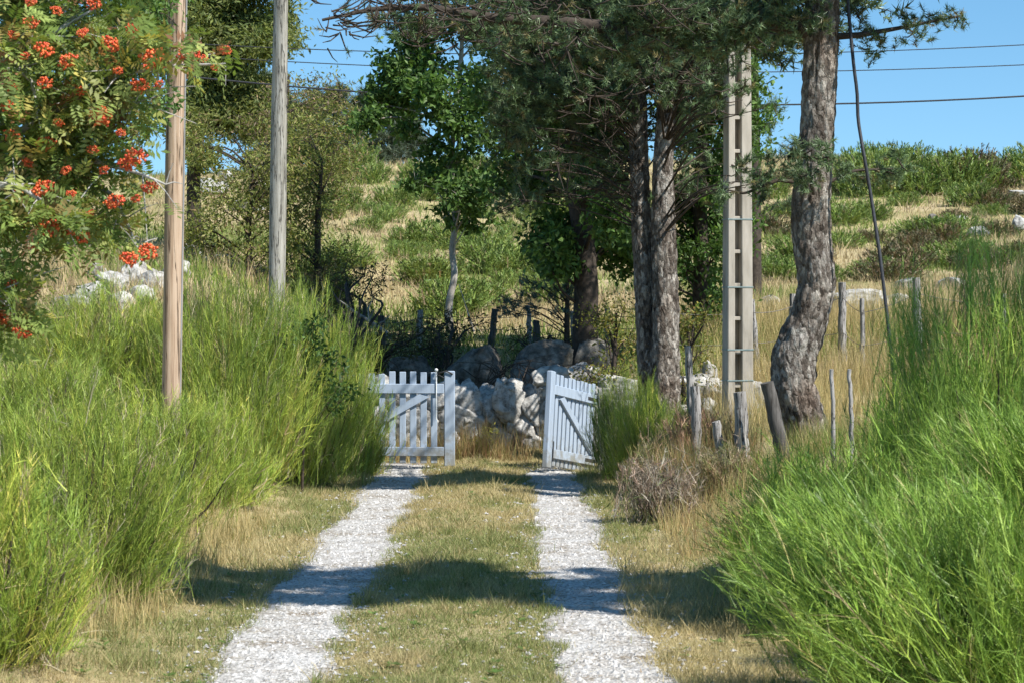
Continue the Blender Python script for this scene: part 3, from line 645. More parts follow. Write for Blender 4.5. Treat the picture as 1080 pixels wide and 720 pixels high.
# --- twin trunk pine
rng = np.random.RandomState(102)
D2 = 26
PA, rA = seg([(686, 470, 34), (685, 430, 27), (681, 330, 25), (677, 250, 23), (674, 160, 21), (672, 60, 19), (660, -100, 14), (650, -300, 6)], D2)
PB, rB = seg([(700, 470, 46), (700, 430, 39), (702, 330, 32), (700, 250, 29), (699, 180, 23), (704, 100, 19), (712, 0, 17), (722, -150, 13), (735, -330, 5)], D2 - .15)
base = np.array([1.65, 26, hz(1.65, 26) - .08])
PA[0, 2] = PB[0, 2] = base[2]
t = thing('pine_tree', 'twin trunk pine with a dark dense crown, right of the gate', 'tree', base)
for Pq, rq, sd in ((PA, rA, 15), (PB, rB, 16)):
    a, b = smooth_path(Pq, rq * .92, 260); mbt = MB(); tube(mbt, a - base, b, 48, barkrough(.13, 6, sd)); mbt.build('trunk', M['bark'], t, True)
mbl = MB(); mbn = MB(); blobs = []
def region(n, x0, x1, y0, y1, d0, d1, r0, r1):
    for _ in range(n):
        px = x0 + (x1 - x0) * rng.rand(); py = y0 + (y1 - y0) * rng.rand(); blobs.append((*(W(px, py, d0 + (d1 - d0) * rng.rand()) - base), r0 + (r1 - r0) * rng.rand()))
region(70, 530, 770, -40, 120, 24.6, 27.5, .34, .5)
region(40, 530, 665, 85, 212, 25, 27, .3, .45)
region(18, 650, 770, 55, 110, 24.0, 24.6, .25, .33)
region(12, 735, 805, 45, 135, 23.2, 24.1, .2, .3)
region(5, 745, 800, 150, 200, 23.4, 24.1, .14, .2)
region(14, 715, 790, 110, 205, 25.4, 27, .2, .32)
region(20, 400, 545, -40, 50, 25, 27, .28, .38)
region(12, 620, 745, 105, 170, 26, 27, .25, .35)
path = np.concatenate([smooth_path(PA, rA, 60)[0], smooth_path(PB, rB, 60)[0]]) - base
crown_rel(mbn, mbl, rng, path, blobs, base, dens=72, nn=34, L=.064, w=.0080, brad=.014, keep=.03)
up = []
for i in range(80):
    z = 5.3 + 4 * rng.rand(); a = rng.rand() * 6.28; ra = 2.5 * (.3 + .7 * rng.rand()) * (1 - .1 * (z - 5.3)); up.append((1.7 + ra * cos(a) - base[0], 26 + ra * sin(a) - base[1], z - base[2], .5))
crown_rel(mbn, mbl, rng, path, up, base, dens=34, nn=16, w=.013, L=.09, brad=.02, extra=[(1.3, 2.1, 25.4, 26.4, 1.2), (1.3, 2.1, 25.4, 26.4, 1.9)])
sh = []
for i in range(95):  # extra boughs added to the crown, placed by the shade wanted on the bank
    z = 4.9 + 2.4 * rng.rand(); X = -2.4 + 3.6 * rng.rand(); Y = 28.3 + 4 * rng.rand()
    sh.append((X + SX * (z - 1.1) - base[0], Y + SY * (z - 1.1) - base[1], z - base[2], .42))
crown_rel(mbn, mbl, rng, path, sh, base, dens=40, nn=14, w=.018, L=.1, brad=.018)
mbl.build('limbs', M['limb'], t, True); mbn.build('crown', M['needle'], t)

# --- pine beside the track outside the picture, whose bough shades the track
rng = np.random.RandomState(103)
base = np.array([4.6, 9.6, hz(4.6, 9.6) - .1])
t = thing('pine_tree', 'tall pine by the track out of sight to the right, shading the wheel tracks', 'tree', base)
Pq, rq = smooth_path([base, (4.65, 9.7, 3), (4.5, 9.6, 6), (4.6, 9.7, 9)], [.13, .11, .08, .03], 40)
mbt = MB(); tube(mbt, Pq - base, rq, 16, barkrough(.08, 5, 21)); mbt.build('trunk', M['bark'], t, True)
mbl = MB(); mbn = MB(); bl = []
for i in range(90):
    X = -2.5 + 4.1 * rng.rand(); hb = .65 + .35 * sin((X + 2.5) / 3.9 * pi)
    Y = 14.1 + (rng.rand() - .5) * 1.9 * hb; z = 5.6 + 2.2 * rng.rand()
    bl.append((X + SX * z - base[0], Y + SY * z - base[1], z - base[2], .32))
crown_rel(mbn, mbl, rng, Pq - base, bl, base, dens=64, nn=18, w=.026, L=.11, brad=.02)
mbl.build('limbs', M['limb'], t, True); mbn.build('crown', M['needle'], t)

# --- broadleaf trees
def leaf_blobs(mb, rng, blobs, n_per, size, cols, asp=.5, droop=.3, sub=9, flat=.85, clusterj=.2):
    for (x, y, z, r) in blobs:
        n = max(20, int(n_per * (r / .4) ** 2)); c = np.array([x, y, z])
        sc = c + unit(rng.normal(size=(sub, 3))) * r * (.45 + .5 * rng.rand(sub, 1)) * np.array([1, 1, flat])
        k = rng.randint(0, sub, n); ctone = palette(rng, sub, [(1, 1, 1, 1)], .1)
        p_ = sc[k] + rng.normal(size=(n, 3)) * r * .27 * np.array([1, 1, .75])
        leaves(mb, rng, p_, size * (.6 + .8 * rng.rand(n)), asp, palette(rng, n, cols, clusterj) * ctone[k], droop)
def tree(name, label, base, trunk, rads, blobs, n_per, size, cols, barkm, seed, group=None, cat='tree', asp=.5, droop=.3, lrad=.03, flat=.85, sub=9, crown='crown'):
    rng = np.random.RandomState(seed); base = np.asarray(base, float)
    t = thing(name, label, cat, base, 0, group)
    Pq, rq = smooth_path(trunk, rads, 60); mbt = MB(); tube(mbt, Pq - base, rq, 14, barkrough(.05, 4, seed)); mbt.build('trunk', barkm, t, True)
    mbl = MB()
    for (x, y, z, r) in blobs:
        c = np.array([x, y, z]); a = nearest_on(Pq, c, .4); d = np.linalg.norm(c - a)
        rr = lrad * (.35 + .3 * d); Ps, rs = smooth_path([a, (a + c) / 2 + np.array([0, 0, .1 * d]) + rng.normal(size=3) * .08 * d, c, c + unit(c - a) * r * .6], [rr, rr * .7, rr * .35, rr * .12], 10); tube(mbl, Ps - base, rs, 6)
        for _ in range(4):
            e = c + unit(rng.normal(size=3)) * r * .9; tube(mbl, np.stack([c, (c + e) / 2 + [0, 0, .03], e]) - base, [rr * .3, rr * .2, rr * .08], 4, cap=False)
    mbl.build('limbs', barkm, t, True)
    mbn = MB(); leaf_blobs(mbn, rng, [(x - base[0], y - base[1], z - base[2], r) for x, y, z, r in blobs], n_per, size, cols, asp, droop, sub, flat)
    mbn.build(crown, M['fol'], t); return t
def pxblobs(rng, spec):
    out = []
    for (n, x0, x1, y0, y1, d0, d1, r0, r1) in spec:
        for _ in range(n): out.append((*W(x0 + (x1 - x0) * rng.rand(), y0 + (y1 - y0) * rng.rand(), d0 + (d1 - d0) * rng.rand()), r0 + (r1 - r0) * rng.rand()))
    return out
ASH = [(.08, .15, .04, 4), (.105, .19, .05, 4), (.14, .23, .065, 3), (.055, .10, .03, 1.5)]
rng = np.random.RandomState(110)
gp = lambda px, D: np.array([(px - 540) * D / F, D, hz((px - 540) * D / F, D) - .1])
b0 = gp(474, 35)
tree('ash_tree', 'slender ash with a bare twisted pale trunk, left of the dark pine crown', b0, [b0, W(473, 320, 35), W(480, 290, 35), W(476, 265, 35), W(481, 235, 35), W(478, 205, 35), W(475, 170, 35), W(481, 120, 35), W(486, 70, 35), W(490, 0, 35), W(495, -80, 35)], [.062, .058, .055, .05, .048, .045, .042, .04, .035, .03, .02],
     [(*W(px, py, 34.2 + 1.6 * rng.rand()), r_) for px, py, r_ in ((388, 128, .3), (408, 112, .33), (430, 135, .26), (402, 92, .3), (432, 86, .42), (418, 55, .36), (452, 66, .42), (445, 30, .4), (478, 30, .5), (455, 108, .33), (448, 178, .26), (462, 160, .3), (438, 192, .2),
      (486, 208, .36), (508, 218, .32), (474, 226, .26), (520, 196, .3), (494, 236, .2), (500, 150, .34), (522, 120, .42), (540, 150, .4), (520, 40, .45), (560, 60, .5), (565, 130, .45), (550, 10, .5), (468, 92, .42), (485, 120, .4), (420, 108, .36), (440, 70, .42), (505, 90, .42), (470, 190, .32), (505, 185, .34), (500, -40, .6), (440, -30, .5), (560, -60, .6))],
     700, .105, ASH, M['palebark'], 111, lrad=.03, sub=8)
b0 = gp(616, 30)
tree('ash_tree', 'dark leafy ash behind the twin trunk pine, above the right gate leaf', b0, [b0, W(618, 300, 30), W(615, 250, 30), W(608, 200, 30), W(604, 120, 30), W(600, 20, 30), W(600, -60, 30)], [.19, .17, .15, .13, .1, .08, .04],
     pxblobs(rng, [(9, 565, 655, 200, 270, 29, 31, .32, .42), (4, 570, 600, 250, 300, 29.5, 30.5, .22, .3), (10, 540, 660, 120, 210, 29.5, 31.5, .4, .55), (12, 540, 680, 0, 120, 29, 32, .5, .7), (8, 560, 720, -120, 0, 28.5, 31.5, .6, .8)]), 560, .1, ASH, M['limb'], 112, lrad=.05)
b0 = gp(738, 31)
tree('leafy_tree', 'bushy dark green tree filling the gap between twin trunk pine and concrete pole', b0, [b0, W(740, 300, 31), W(738, 220, 31), W(742, 120, 31), W(745, 20, 31)], [.14, .12, .1, .08, .04],
     pxblobs(rng, [(16, 712, 775, 190, 340, 30.3, 31.8, .3, .42), (5, 640, 700, 215, 290, 30.5, 31.5, .3, .4), (9, 715, 790, 80, 200, 30.5, 32, .4, .5), (6, 720, 820, -40, 80, 30, 32, .5, .65)]), 600, .085, ASH, M['limb'], 113)
b0 = gp(40, 17.5)
tree('leafy_tree', 'dense dark green tree behind the rowan at the left edge', b0 + np.array([-.9, 0, 0]), [b0 + np.array([-.9, 0, 0]), W(-60, 250, 17.5), W(-30, 150, 17.5), W(10, 50, 17.5), W(40, -60, 17.5), W(60, -200, 17.5)], [.13, .12, .1, .08, .06, .03],
     pxblobs(rng, [(15, -30, 130, -20, 130, 16.8, 18.5, .34, .45), (9, -20, 115, 130, 230, 16.8, 18.3, .28, .36), (6, -40, 65, 220, 320, 17, 18, .24, .3), (6, 100, 168, 0, 130, 17.2, 18.2, .2, .28), (12, -80, 150, -200, -20, 17, 19, .45, .6)]), 520, .062, ASH, M['limb'], 114)
OLIVE = [(.17, .20, .055, 4), (.23, .25, .07, 4), (.28, .25, .10, 1.6), (.12, .15, .045, 2), (.28, .2, .11, 1)]
DKOL = [(.11, .145, .05, 4), (.15, .19, .065, 4), (.2, .22, .08, 2)]
b0 = gp(205, 44)
tree('larch_tree', 'tall airy olive tree between the two wooden poles', b0, [b0, W(204, 200, 44), W(207, 100, 44), W(212, 0, 44), W(216, -120, 44)], [.16, .14, .12, .09, .04],
     pxblobs(rng, [(44, 190, 292, -20, 130, 43, 46, .5, .8), (10, 130, 200, -20, 60, 43, 46, .4, .7), (9, 195, 280, 110, 170, 43, 45, .4, .6), (8, 160, 300, -150, -20, 43, 46, .6, .9)]), 430, .13, DKOL + OLIVE[:2], M['limb'], 115, asp=.3, flat=.55)
G3 = 'olive brown shrubs behind the grey pole'
for i, (px, py, D, labs, spec, cols) in enumerate([
    (262, 300, 36, 'wide olive brown shrub left of and behind the grey wooden pole', [(26, 200, 325, 130, 295, 35.2, 37, .35, .55)], OLIVE),
    (335, 290, 37, 'olive brown shrub with thin drooping shoots right of the grey pole', [(20, 295, 358, 135, 300, 36.5, 38, .3, .48)], OLIVE),
    (300, 200, 42, 'feathery brown topped shrub behind the grey pole under the wires', [(22, 250, 370, 95, 200, 41, 43, .4, .6)], OLIVE + [(.2, .15, .1, 4)])]):
    b0 = gp(px, D)
    tree('tall_shrub', labs, b0, [b0, W(px, py - 60, D), W(px + 5, py - 120, D)], [.07, .05, .02], pxblobs(rng, spec), 300, .08, cols, M['limb'], 120 + i, G3, 'shrub', asp=.35, flat=1.1, crown='foliage')
b0 = gp(645, 27.3)
YEL = [(.17, .18, .04, 4), (.24, .22, .05, 3), (.11, .14, .035, 3), (.28, .18, .07, 1)]
tree('tall_shrub', 'yellowing leafy shrub left of the twin trunk pine', b0, [b0, W(648, 380, 27.3), W(650, 330, 27.3)], [.04, .03, .015], pxblobs(rng, [(17, 622, 672, 310, 425, 26.8, 27.8, .18, .27)]), 520, .045, YEL, M['limb'], 130, None, 'shrub', crown='foliage')
b0 = gp(728, 27)
tree('tall_shrub', 'yellowing leafy shrub right of the twin trunk pine', b0, [b0, W(728, 390, 27), W(726, 350, 27)], [.04, .03, .015], pxblobs(rng, [(9, 716, 752, 330, 410, 26.6, 27.4, .16, .24)]), 420, .045, YEL, M['limb'], 131, None, 'shrub', crown='foliage')
b0 = gp(505, 26.4)
tree('weed_plant', 'yellow leaved weed against the stone wall between the gate leaves', b0, [b0, W(505, 460, 26.4), W(503, 445, 26.4)], [.012, .01, .005], pxblobs(rng, [(6, 490, 518, 445, 475, 26.3, 26.5, .09, .12)]), 900, .035, [(.42, .38, .08, 3), (.3, .32, .07, 3)], M['limb'], 132, None, 'plant', crown='foliage', lrad=.01)
b0 = gp(318, 21.6)
tree('bramble_plant', 'dark leafy bramble growing out of the broom left of the gate', b0, [b0, W(322, 390, 21.5), W(325, 345, 21.3)], [.015, .012, .006], pxblobs(rng, [(8, 300, 345, 335, 372, 20.8, 21.4, .08, .14), (7, 335, 372, 375, 440, 21.4, 22, .12, .17)]), 520, .05, ASH, M['limb'], 133, None, 'plant', crown='foliage', lrad=.012)
# dark undergrowth on the shaded bank
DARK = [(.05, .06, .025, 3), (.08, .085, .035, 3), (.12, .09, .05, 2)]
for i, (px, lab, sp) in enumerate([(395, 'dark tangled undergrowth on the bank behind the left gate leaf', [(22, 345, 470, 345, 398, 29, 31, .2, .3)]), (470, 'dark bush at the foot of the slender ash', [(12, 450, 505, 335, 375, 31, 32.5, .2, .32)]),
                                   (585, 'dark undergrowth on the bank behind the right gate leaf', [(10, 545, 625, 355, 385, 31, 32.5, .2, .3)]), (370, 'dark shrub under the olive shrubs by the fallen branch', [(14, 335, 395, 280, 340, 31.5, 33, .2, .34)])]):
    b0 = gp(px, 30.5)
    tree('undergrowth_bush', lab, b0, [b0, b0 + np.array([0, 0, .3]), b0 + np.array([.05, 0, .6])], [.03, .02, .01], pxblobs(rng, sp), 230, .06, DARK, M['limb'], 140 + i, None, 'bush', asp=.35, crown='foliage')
# young blue-green fir under the dark ash
rng = np.random.RandomState(150)
b0 = gp(598, 31.5)
t = thing('fir_tree', 'young blue green fir with flat boughs beneath the dark ash', 'tree', b0)
mbt = MB(); Pq, rq = smooth_path([b0, b0 + np.array([0, 0, .8]), b0 + np.array([.02, 0, 1.7])], [.05, .04, .01], 20); tube(mbt, Pq - b0, rq, 10); mbt.build('trunk', M['limb'], t, True)
mbl = MB(); mbn = MB()
bl = [(*(W(px, py, 31.2 + .5 * rng.rand()) - b0), .2) for px, py in ((545, 318), (560, 312), (575, 306), (590, 300), (535, 328), (552, 330), (568, 324), (585, 318), (600, 312), (560, 298), (578, 292), (604, 325), (598, 288), (612, 300), (590, 330), (542, 322))]
pine_crown(mbn, mbl, rng, Pq - b0, bl, dens=44, nn=22, L=.05, w=.009, cols=[(.09, .14, .12, 3), (.12, .18, .15, 2), (.07, .11, .09, 2)], cull=False, flat=.25, brad=.015)
mbl.build('limbs', M['limb'], t, True); mbn.build('crown', M['needle'], t)
# pine behind the concrete pole + far pines
def farpine(px, D, ytop, wd, label, seed, group=None, ybase=None, cols=PINE, dens=16):
    rng = np.random.RandomState(seed); b0 = gp(px, D); top = W(px, ytop, D); Hh = top[2] - b0[2]
    t = thing('pine_tree', label, 'tree', b0, 0, group)
    Pq, rq = smooth_path([b0, (b0 + top) / 2, top], [Hh * .022, Hh * .016, .01], 30); mbt = MB(); tube(mbt, Pq - b0, rq, 10); mbt.build('trunk', M['limb'], t, True)
    mbl = MB(); mbn = MB(); bl = []
    for i in range(34):
        f = .25 + .75 * rng.rand(); a = rng.rand() * 6.28; ra = wd * (1.15 - f) * (.4 + .6 * rng.rand())
        bl.append((ra * cos(a), ra * sin(a), f * Hh, wd * .22))
    s = D / 24
    pine_crown(mbn, mbl, rng, Pq - b0, bl, dens=dens / (s * s) * 1.6, nn=16, L=.08 * s, w=.008 * s, cols=cols, cull=False, brad=.015, branch=True)
    mbl.build('limbs', M['limb'], t, True); mbn.build('crown', M['needle'], t)
farpine(796, 40, -30, 1.1, 'slim pine behind the concrete pole and the bowed pine', 160)
for i, (px, D, yt, wd) in enumerate([(305, 100, 92, 1.6), (332, 98, 100, 1.5), (356, 99, 92, 1.6), (384, 100, 98, 1.5), (405, 97, 112, 1.4), (282, 102, 80, 1.7), (430, 101, 110, 1.5)]):
    farpine(px, D, yt, wd, 'small dark pine on the skyline right of the grey wooden pole', 170 + i, 'pines on the skyline', cols=[(.07, .095, .06, 3), (.09, .12, .07, 2)])

# ------------------------------------------------------------------ rowan with red berries
rng = np.random.RandomState(200)
base = np.array([-2.95, 11.2, hz(-2.95, 11.2) - .08])
t = thing('rowan_tree', 'rowan tree with orange red berry clusters in the upper left corner', 'tree', base)
DR = 11
def RW(px, py, d=0): return W(px, py, DR + d)
mbt = MB(); Pq, rq = smooth_path([base, RW(-105, 330), RW(-95, 200), RW(-90, 60), RW(-60, -120), RW(-20, -300)], [.08, .07, .06, .05, .035, .015], 40)
tube(mbt, Pq - base, rq, 14, barkrough(.03, 4, 9)); mbt.build('trunk', M['greybark'], t, True)
BR = [[(-95, 200, 0), (0, 70, -.2), (35, 80, -.2), (40, 125, -.2)], [(-95, 190, 0), (20, 140, .1), (70, 112, 0), (105, 85, -.1), (130, 79, -.1), (180, 70, -.2), (238, 68, -.3)],
      [(-95, 250, 0), (0, 172, .2), (40, 165, .1), (90, 168, 0), (150, 184, -.1), (175, 195, -.1)], [(-92, 100, 0), (0, 55, .1), (50, 40, 0), (100, 10, 0)], [(-95, 270, 0), (10, 190, -.3), (45, 212, -.3), (75, 245, -.3)],
      [(-95, 280, 0), (60, 190, .2), (115, 200, .1), (130, 225, 0), (145, 262, -.1)], [(-100, 330, 0), (-10, 300, -.3), (20, 335, -.3)], [(-80, 20, 0), (20, -20, .2), (110, 45, .1), (160, 62, 0)],
      [(-80, -40, 0), (60, -60, 0), (180, -30, 0)], [(40, 165, .1), (110, 125, 0), (150, 95, -.1)]]
mbl = MB(); lp = []
for b_ in BR:
    P_ = np.array([RW(q[0], q[1], q[2] - .22) for q in b_]); Ps, rs = smooth_path(P_, np.linspace(.02, .005, len(P_)), 26); tube(mbl, Ps - base, rs, 7)
    for i in range(4, 26): lp.append(Ps[i])
lp = np.array(lp)
tw = []
for _ in range(300):
    a = lp[rng.randint(len(lp))]; e = a + rng.normal(size=3) * np.array([.11, .12, .11]); tw.append(e)
    tube(mbl, np.stack([a, (a + e) / 2 + [0, 0, .01], e]) - base, [.004, .003, .0015], 4, cap=False)
mbl.build('limbs', M['greybark'], t, True)
tw = np.array(tw); _px = 540 + tw[:, 0] / tw[:, 1] * F; _py = 330 - (tw[:, 2] - 1.7) / tw[:, 1] * F
tw = tw[(_px < 150) | ((_px < 235) & (_py > 45) & (_py < 85) & (rng.rand(len(tw)) < .6)) | ((_px < 172) & (_py > 200) & (_py < 250))]
lp = lp[540 + lp[:, 0] / lp[:, 1] * F < 160]
RWC = [(.17, .24, .06, 4), (.23, .30, .085, 4), (.30, .33, .10, 2), (.27, .21, .08, 1.2), (.30, .15, .08, .4), (.4, .35, .1, .8)]
nl = 2300; bp = np.concatenate([tw[rng.randint(len(tw), size=nl - 300)], lp[rng.randint(len(lp), size=300)]]) + rng.normal(size=(nl, 3)) * .05
d = unit(rng.normal(size=(nl, 3)) + np.array([.3, -.2, -.35])); s = unit(np.cross(d, rng.normal(size=(nl, 3)) * .6 + np.array([.2, -.3, 1]))); LL = .11 + .06 * rng.rand(nl)
lc = palette(rng, nl, RWC, .2); mbn = MB()
for q in range(13):
    f = .25 + .75 * (q // 2) / 6; sg = (1 if q % 2 else -1) if q < 12 else 0
    p0 = bp + d * (LL * f)[:, None] + np.array([0, 0, -.018]) * f * f
    dd = unit(d * (.45 if sg else 1) + s * sg + rng.normal(size=(nl, 3)) * .13); nrm = np.cross(d, s); sd = unit(np.cross(dd, nrm)); l_ = (LL * .34)[:, None]; w_ = l_ * .17
    V = np.stack([p0, p0 + dd * l_ * .5 + sd * w_, p0 + dd * l_, p0 + dd * l_ * .5 - sd * w_], 1) - base
    mbn.add(V.reshape(-1, 3), np.arange(nl * 4).reshape(-1, 4), np.repeat(lc * (1 + .1 * rng.normal(size=(nl, 1))), 4, 0))
twigs(mbn, rng, bp - base, bp + d * LL[:, None] - base, bp + d * LL[:, None] * .5 - base, np.full(nl, .002), lc * .9, 2)
mbn.build('crown', M['fol'], t)
import bmesh
bm = bmesh.new(); bmesh.ops.create_icosphere(bm, subdivisions=1, radius=1); bm.verts.ensure_lookup_table()
IV = np.array([v.co[:] for v in bm.verts]); IF = np.array([[v.index for v in f.verts] for f in bm.faces]); bm.free()
bm = bmesh.new(); bmesh.ops.create_icosphere(bm, subdivisions=3, radius=1)
SV = np.array([v.co[:] for v in bm.verts]); SF = np.array([[v.index for v in f.verts] for f in bm.faces]); bm.free()
clm = []
for q in range(4):
    mb = MB()
    for _ in range(75):
        u_ = rng.normal(size=3); u_ /= np.linalg.norm(u_); c = u_ * np.array([.05, .05, .034]) * (.55 + .45 * rng.rand())
        mb.add(IV * (.0058 + .0016 * rng.rand()) + c, IF, palette(rng, 1, [(.70, .11, .035, 4), (.76, .17, .05, 3), (.58, .065, .03, 2), (.78, .26, .08, 1)], .1)[0])
    clm.append(mb.mesh('berry_cluster', M['berry'], True))
for px, py, s_ in [(47, 53, .9), (73, 65, .9), (117, 47, .9), (163, 63, 1.3), (198, 57, .95), (148, 91, .85), (107, 123, 1.1), (143, 165, 1.05), (134, 174, .8), (13, 144, .8), (49, 152, .9), (121, 213, .9), (158, 198, .75), (46, 199, 1), (57, 221, .6), (53, 241, 1.1), (73, 243, .65), (87, 251, .75), (136, 273, .9), (156, 266, .95), (5, 334, .85), (23, 350, .85), (48, 88, .7), (238, 54, .55), (227, 72, .4), (215, 62, .5), (100, 4, .7), (33, 25, .75), (144, 210, .5), (12, 92, .6), (27, 60, .5), (33, 2, .6), (125, 75, .5), (98, 158, .55), (8, 112, .6), (62, 130, .5), (86, 96, .55), (20, 205, .6), (40, 260, .55), (12, 300, .6), (70, 180, .5), (110, 180, .5), (128, 140, .5), (88, 35, .55), (140, 30, .6), (60, 12, .55), (168, 90, .5), (95, 225, .5), (30, 172, .55), (15, 38, .55), (75, 205, .5), (170, 66, .6), (205, 58, .8)]:
    o = link('berry_cluster', clm[rng.randint(4)], t); q = RW(px, py, -.42 - .15 * rng.rand()) - base
    o.location = q; o.scale = (s_ * 1.12,) * 3; o.rotation_euler = (rng.rand() * .6, rng.rand() * .6, rng.rand() * 6)

# ------------------------------------------------------------------ poles
def wood_pole(name, label, px0, py0, px1, py1, D, w0, w1, mat, conduit=False):
    a = W(px0, py0, D); b = W(px1, py1, D); base = a + (a - b) * ((a[2] - hz(a[0], a[1]) + .3) / (b[2] - a[2])); top = b + (b - a) * ((7.8 - b[2]) / (b[2] - a[2]))
    t = thing(name, label, 'pole', base)
    k = D / F / 2; f = lambda z: np.interp(z, [a[2] - 2, a[2], b[2], b[2] + 4], [w0 * 1.06, w0, w1, w1 * .85]) * k
    n = 60; P = base + (top - base) * np.linspace(0, 1, n)[:, None]; mb = MB()
    tube(mb, P - base, [f(z) for z in P[:, 2]], 28, barkrough(.012, 3, 33)); mb.build('shaft', mat, t, True)
    mb = MB(); P2 = np.stack([top - [0, 0, .01], top + [0, 0, .05], top + [0, 0, .14]]) - base; tube(mb, P2, [f(9) * 1.25, f(9) * 1.25, .02], 20); mb.build('pole_cap', M['metal'], t)
    if conduit:
        off = np.array([f(2) * .93, -.02, 0]); P3 = base + (top - base) * np.linspace(.0, .9, 12)[:, None] + off; mb = MB(); tube(mb, P3 - base, .008, 8); mb.build('conduit', M['conduit'], t, True)
    return t
wood_pole('utility_pole', 'tan wooden utility pole beside the rowan berries', 181, 390, 188, 0, 19, 21.5, 18.5, M['tanwood'], True)
wood_pole('utility_pole', 'weathered grey wooden utility pole behind the tall broom', 292, 300, 297, 0, 26, 17.5, 15.5, M['greywood'])
# concrete ladder pole
D = 24.6; k = D / F
base = np.array([(778 - 540) * k, D, hz((778 - 540) * k, D) - .2]); t = thing('concrete_pole', 'concrete utility pole with ladder like recess behind the bowed pine', 'pole', base)
t.rotation_euler = (0, R_(-.15), R_(12))
Hp = 7.2
def taper(mb, x0, x1, y0, y1, z0, z1):
    s0 = 1 - .035 * z0; s1 = 1 - .035 * z1; c = .008
    v = []
    for z, s in ((z0, s0), (z1, s1)):
        X0, X1, Y0, Y1 = x0 * s, x1 * s, y0 * s, y1 * s
        v += [(X0 + c, Y0, z), (X1 - c, Y0, z), (X1, Y0 + c, z), (X1, Y1 - c, z), (X1 - c, Y1, z), (X0 + c, Y1, z), (X0, Y1 - c, z), (X0, Y0 + c, z)]
    mb.add(v, [(q, (q + 1) % 8, 8 + (q + 1) % 8, 8 + q) for q in range(8)]); mb.add(v[8:], [tuple(range(8))]); mb.add(v[:8], [tuple(range(7, -1, -1))])
mb = MB(); taper(mb, -.145, -.06, -.11, .11, 0, Hp); mb.build('flange', M['concrete'], t)
mb = MB(); taper(mb, .02, .15, -.11, .11, 0, Hp); mb.build('flange', M['concrete'], t)
mb = MB(); taper(mb, -.064, .024, .03, .075, 0, Hp); mb.build('web', M['concrete'], t)
for i in range(19):
    z = .55 + .36 * i; s_ = 1 - .035 * z; mb = MB(); box(mb, -.066 * s_, .026 * s_, -.085 * s_, .04 * s_, z, z + .04); mb.build('rung', M['concrete'], t)
mb = MB(); box(mb, -.2, .2, -.13, .13, Hp + .002, Hp + .07, .01); mb.build('pole_cap', M['concrete'], t)
for z in (.62, .95, 1.62, 2.35):
    s_ = 1 - .035 * z; mb = MB()
    for a, b, c_, d_ in ((-.151, .156, -.116, -.1115), (-.151, .156, .1115, .116), (-.151, -.1465, -.11, .11), (.1515, .156, -.11, .11)): box(mb, a * s_, b * s_, c_ * s_, d_ * s_, z, z + .013, .001)
    mb.build('strap', M['strap'], t)

# ------------------------------------------------------------------ gate leaves
def gate_leaf(label, loc, rot, sgn, Lw, latch):
    t = thing('gate_leaf', label, 'gate', loc); t.rotation_euler = rot
    X = lambda a, b: (min(sgn * a, sgn * b), max(sgn * a, sgn * b))
    rg = np.random.RandomState(7 + latch)
    npk = 10
    for i in range(npk):
        xc = .06 + i * .1135; mb = MB(); x0, x1 = X(xc - .035, xc + .035)
        dz = .006 * rg.randn(); box(mb, x0, x1, .0, .02, .07, 1.055 + dz, .005); mb.build('picket', M['paint'], t)
    mb = MB(); x0, x1 = X(Lw - .115, Lw); box(mb, x0, x1, -.034, .03, .04, 1.075, .008); mb.build('stile', M['paint'], t)
    for z0, z1 in ((.83, .935), (.15, .25)):
        mb = MB(); x0, x1 = X(.02, Lw - .118); box(mb, x0, x1, -.031, -.002, z0, z1, .005); mb.build('rail', M['paint'], t)
    # brace from the hinge foot to the top rail
    a = np.array([.06, .252]); b = np.array([Lw - .30, .828]); d = unit(b - a); n_ = np.array([-d[1], d[0]]) * .042
    v = []
    for y in (-.0305, -.003):
        for q in (a - n_ * .1 + d * 0, b - n_ * 1, b + n_ * 1 - d * .075, a + n_ * 1.2 + d * .02): v.append((sgn * q[0], y, q[1]))
    f = [(0, 1, 2, 3), (7, 6, 5, 4), (0, 4, 5, 1), (1, 5, 6, 2), (2, 6, 7, 3), (3, 7, 4, 0)]
    mb = MB(); mb.add(v, f if sgn > 0 else [q[::-1] for q in f]); mb.build('brace', M['paint'], t)
    for z in (.2, .88):
        mb = MB(); x0, x1 = X(-.05, .3); box(mb, x0, x1, -.036, -.0315, z - .018, z + .018, .002); mb.build('hinge_strap', M['metal'], t)
    if latch:
        mb = MB(); tube(mb, [(Lw - .20, -.04, .55), (Lw - .20, -.04, 1.07)], .006, 8); rd = mb.build('latch_rod', M['white'], t, True)
        mb = MB(); mb.add(SV * .02 + np.array([Lw - .2, -.04, 1.085]), SF); mb.build('knob', M['white'], rd, True)
        mb = MB(); tube(mb, [(Lw - .02, -.045, 1.04), (Lw - .09, -.05, 1.075), (Lw - .16, -.05, 1.055), (Lw - .19, -.045, 1.05)], .008, 8)
        tube(mb, [(Lw - .12, -.045, 1.0), (Lw - .17, -.05, 1.03), (Lw - .19, -.045, 1.02)], .007, 8); mb.build('latch_hook', M['metal'], t, True)
    else:
        mb = MB(); tube(mb, [(sgn * (Lw - .12), -.042, .12), (sgn * (Lw - .12), -.042, .33)], .007, 8); mb.build('drop_bolt', M['metal'], t, True)
    return t
gate_leaf('blue grey picket gate leaf on the left, almost closed, with a white knobbed latch', (-1.93, 24.75, .0), (0, 0, R_(-1.5)), 1, 1.31, True)
gate_leaf('pale blue picket gate leaf on the right, swung open towards the viewer', (.89, 25.35, -.15), (0, R_(7.5), R_(65.5)), -1, 1.34, False)
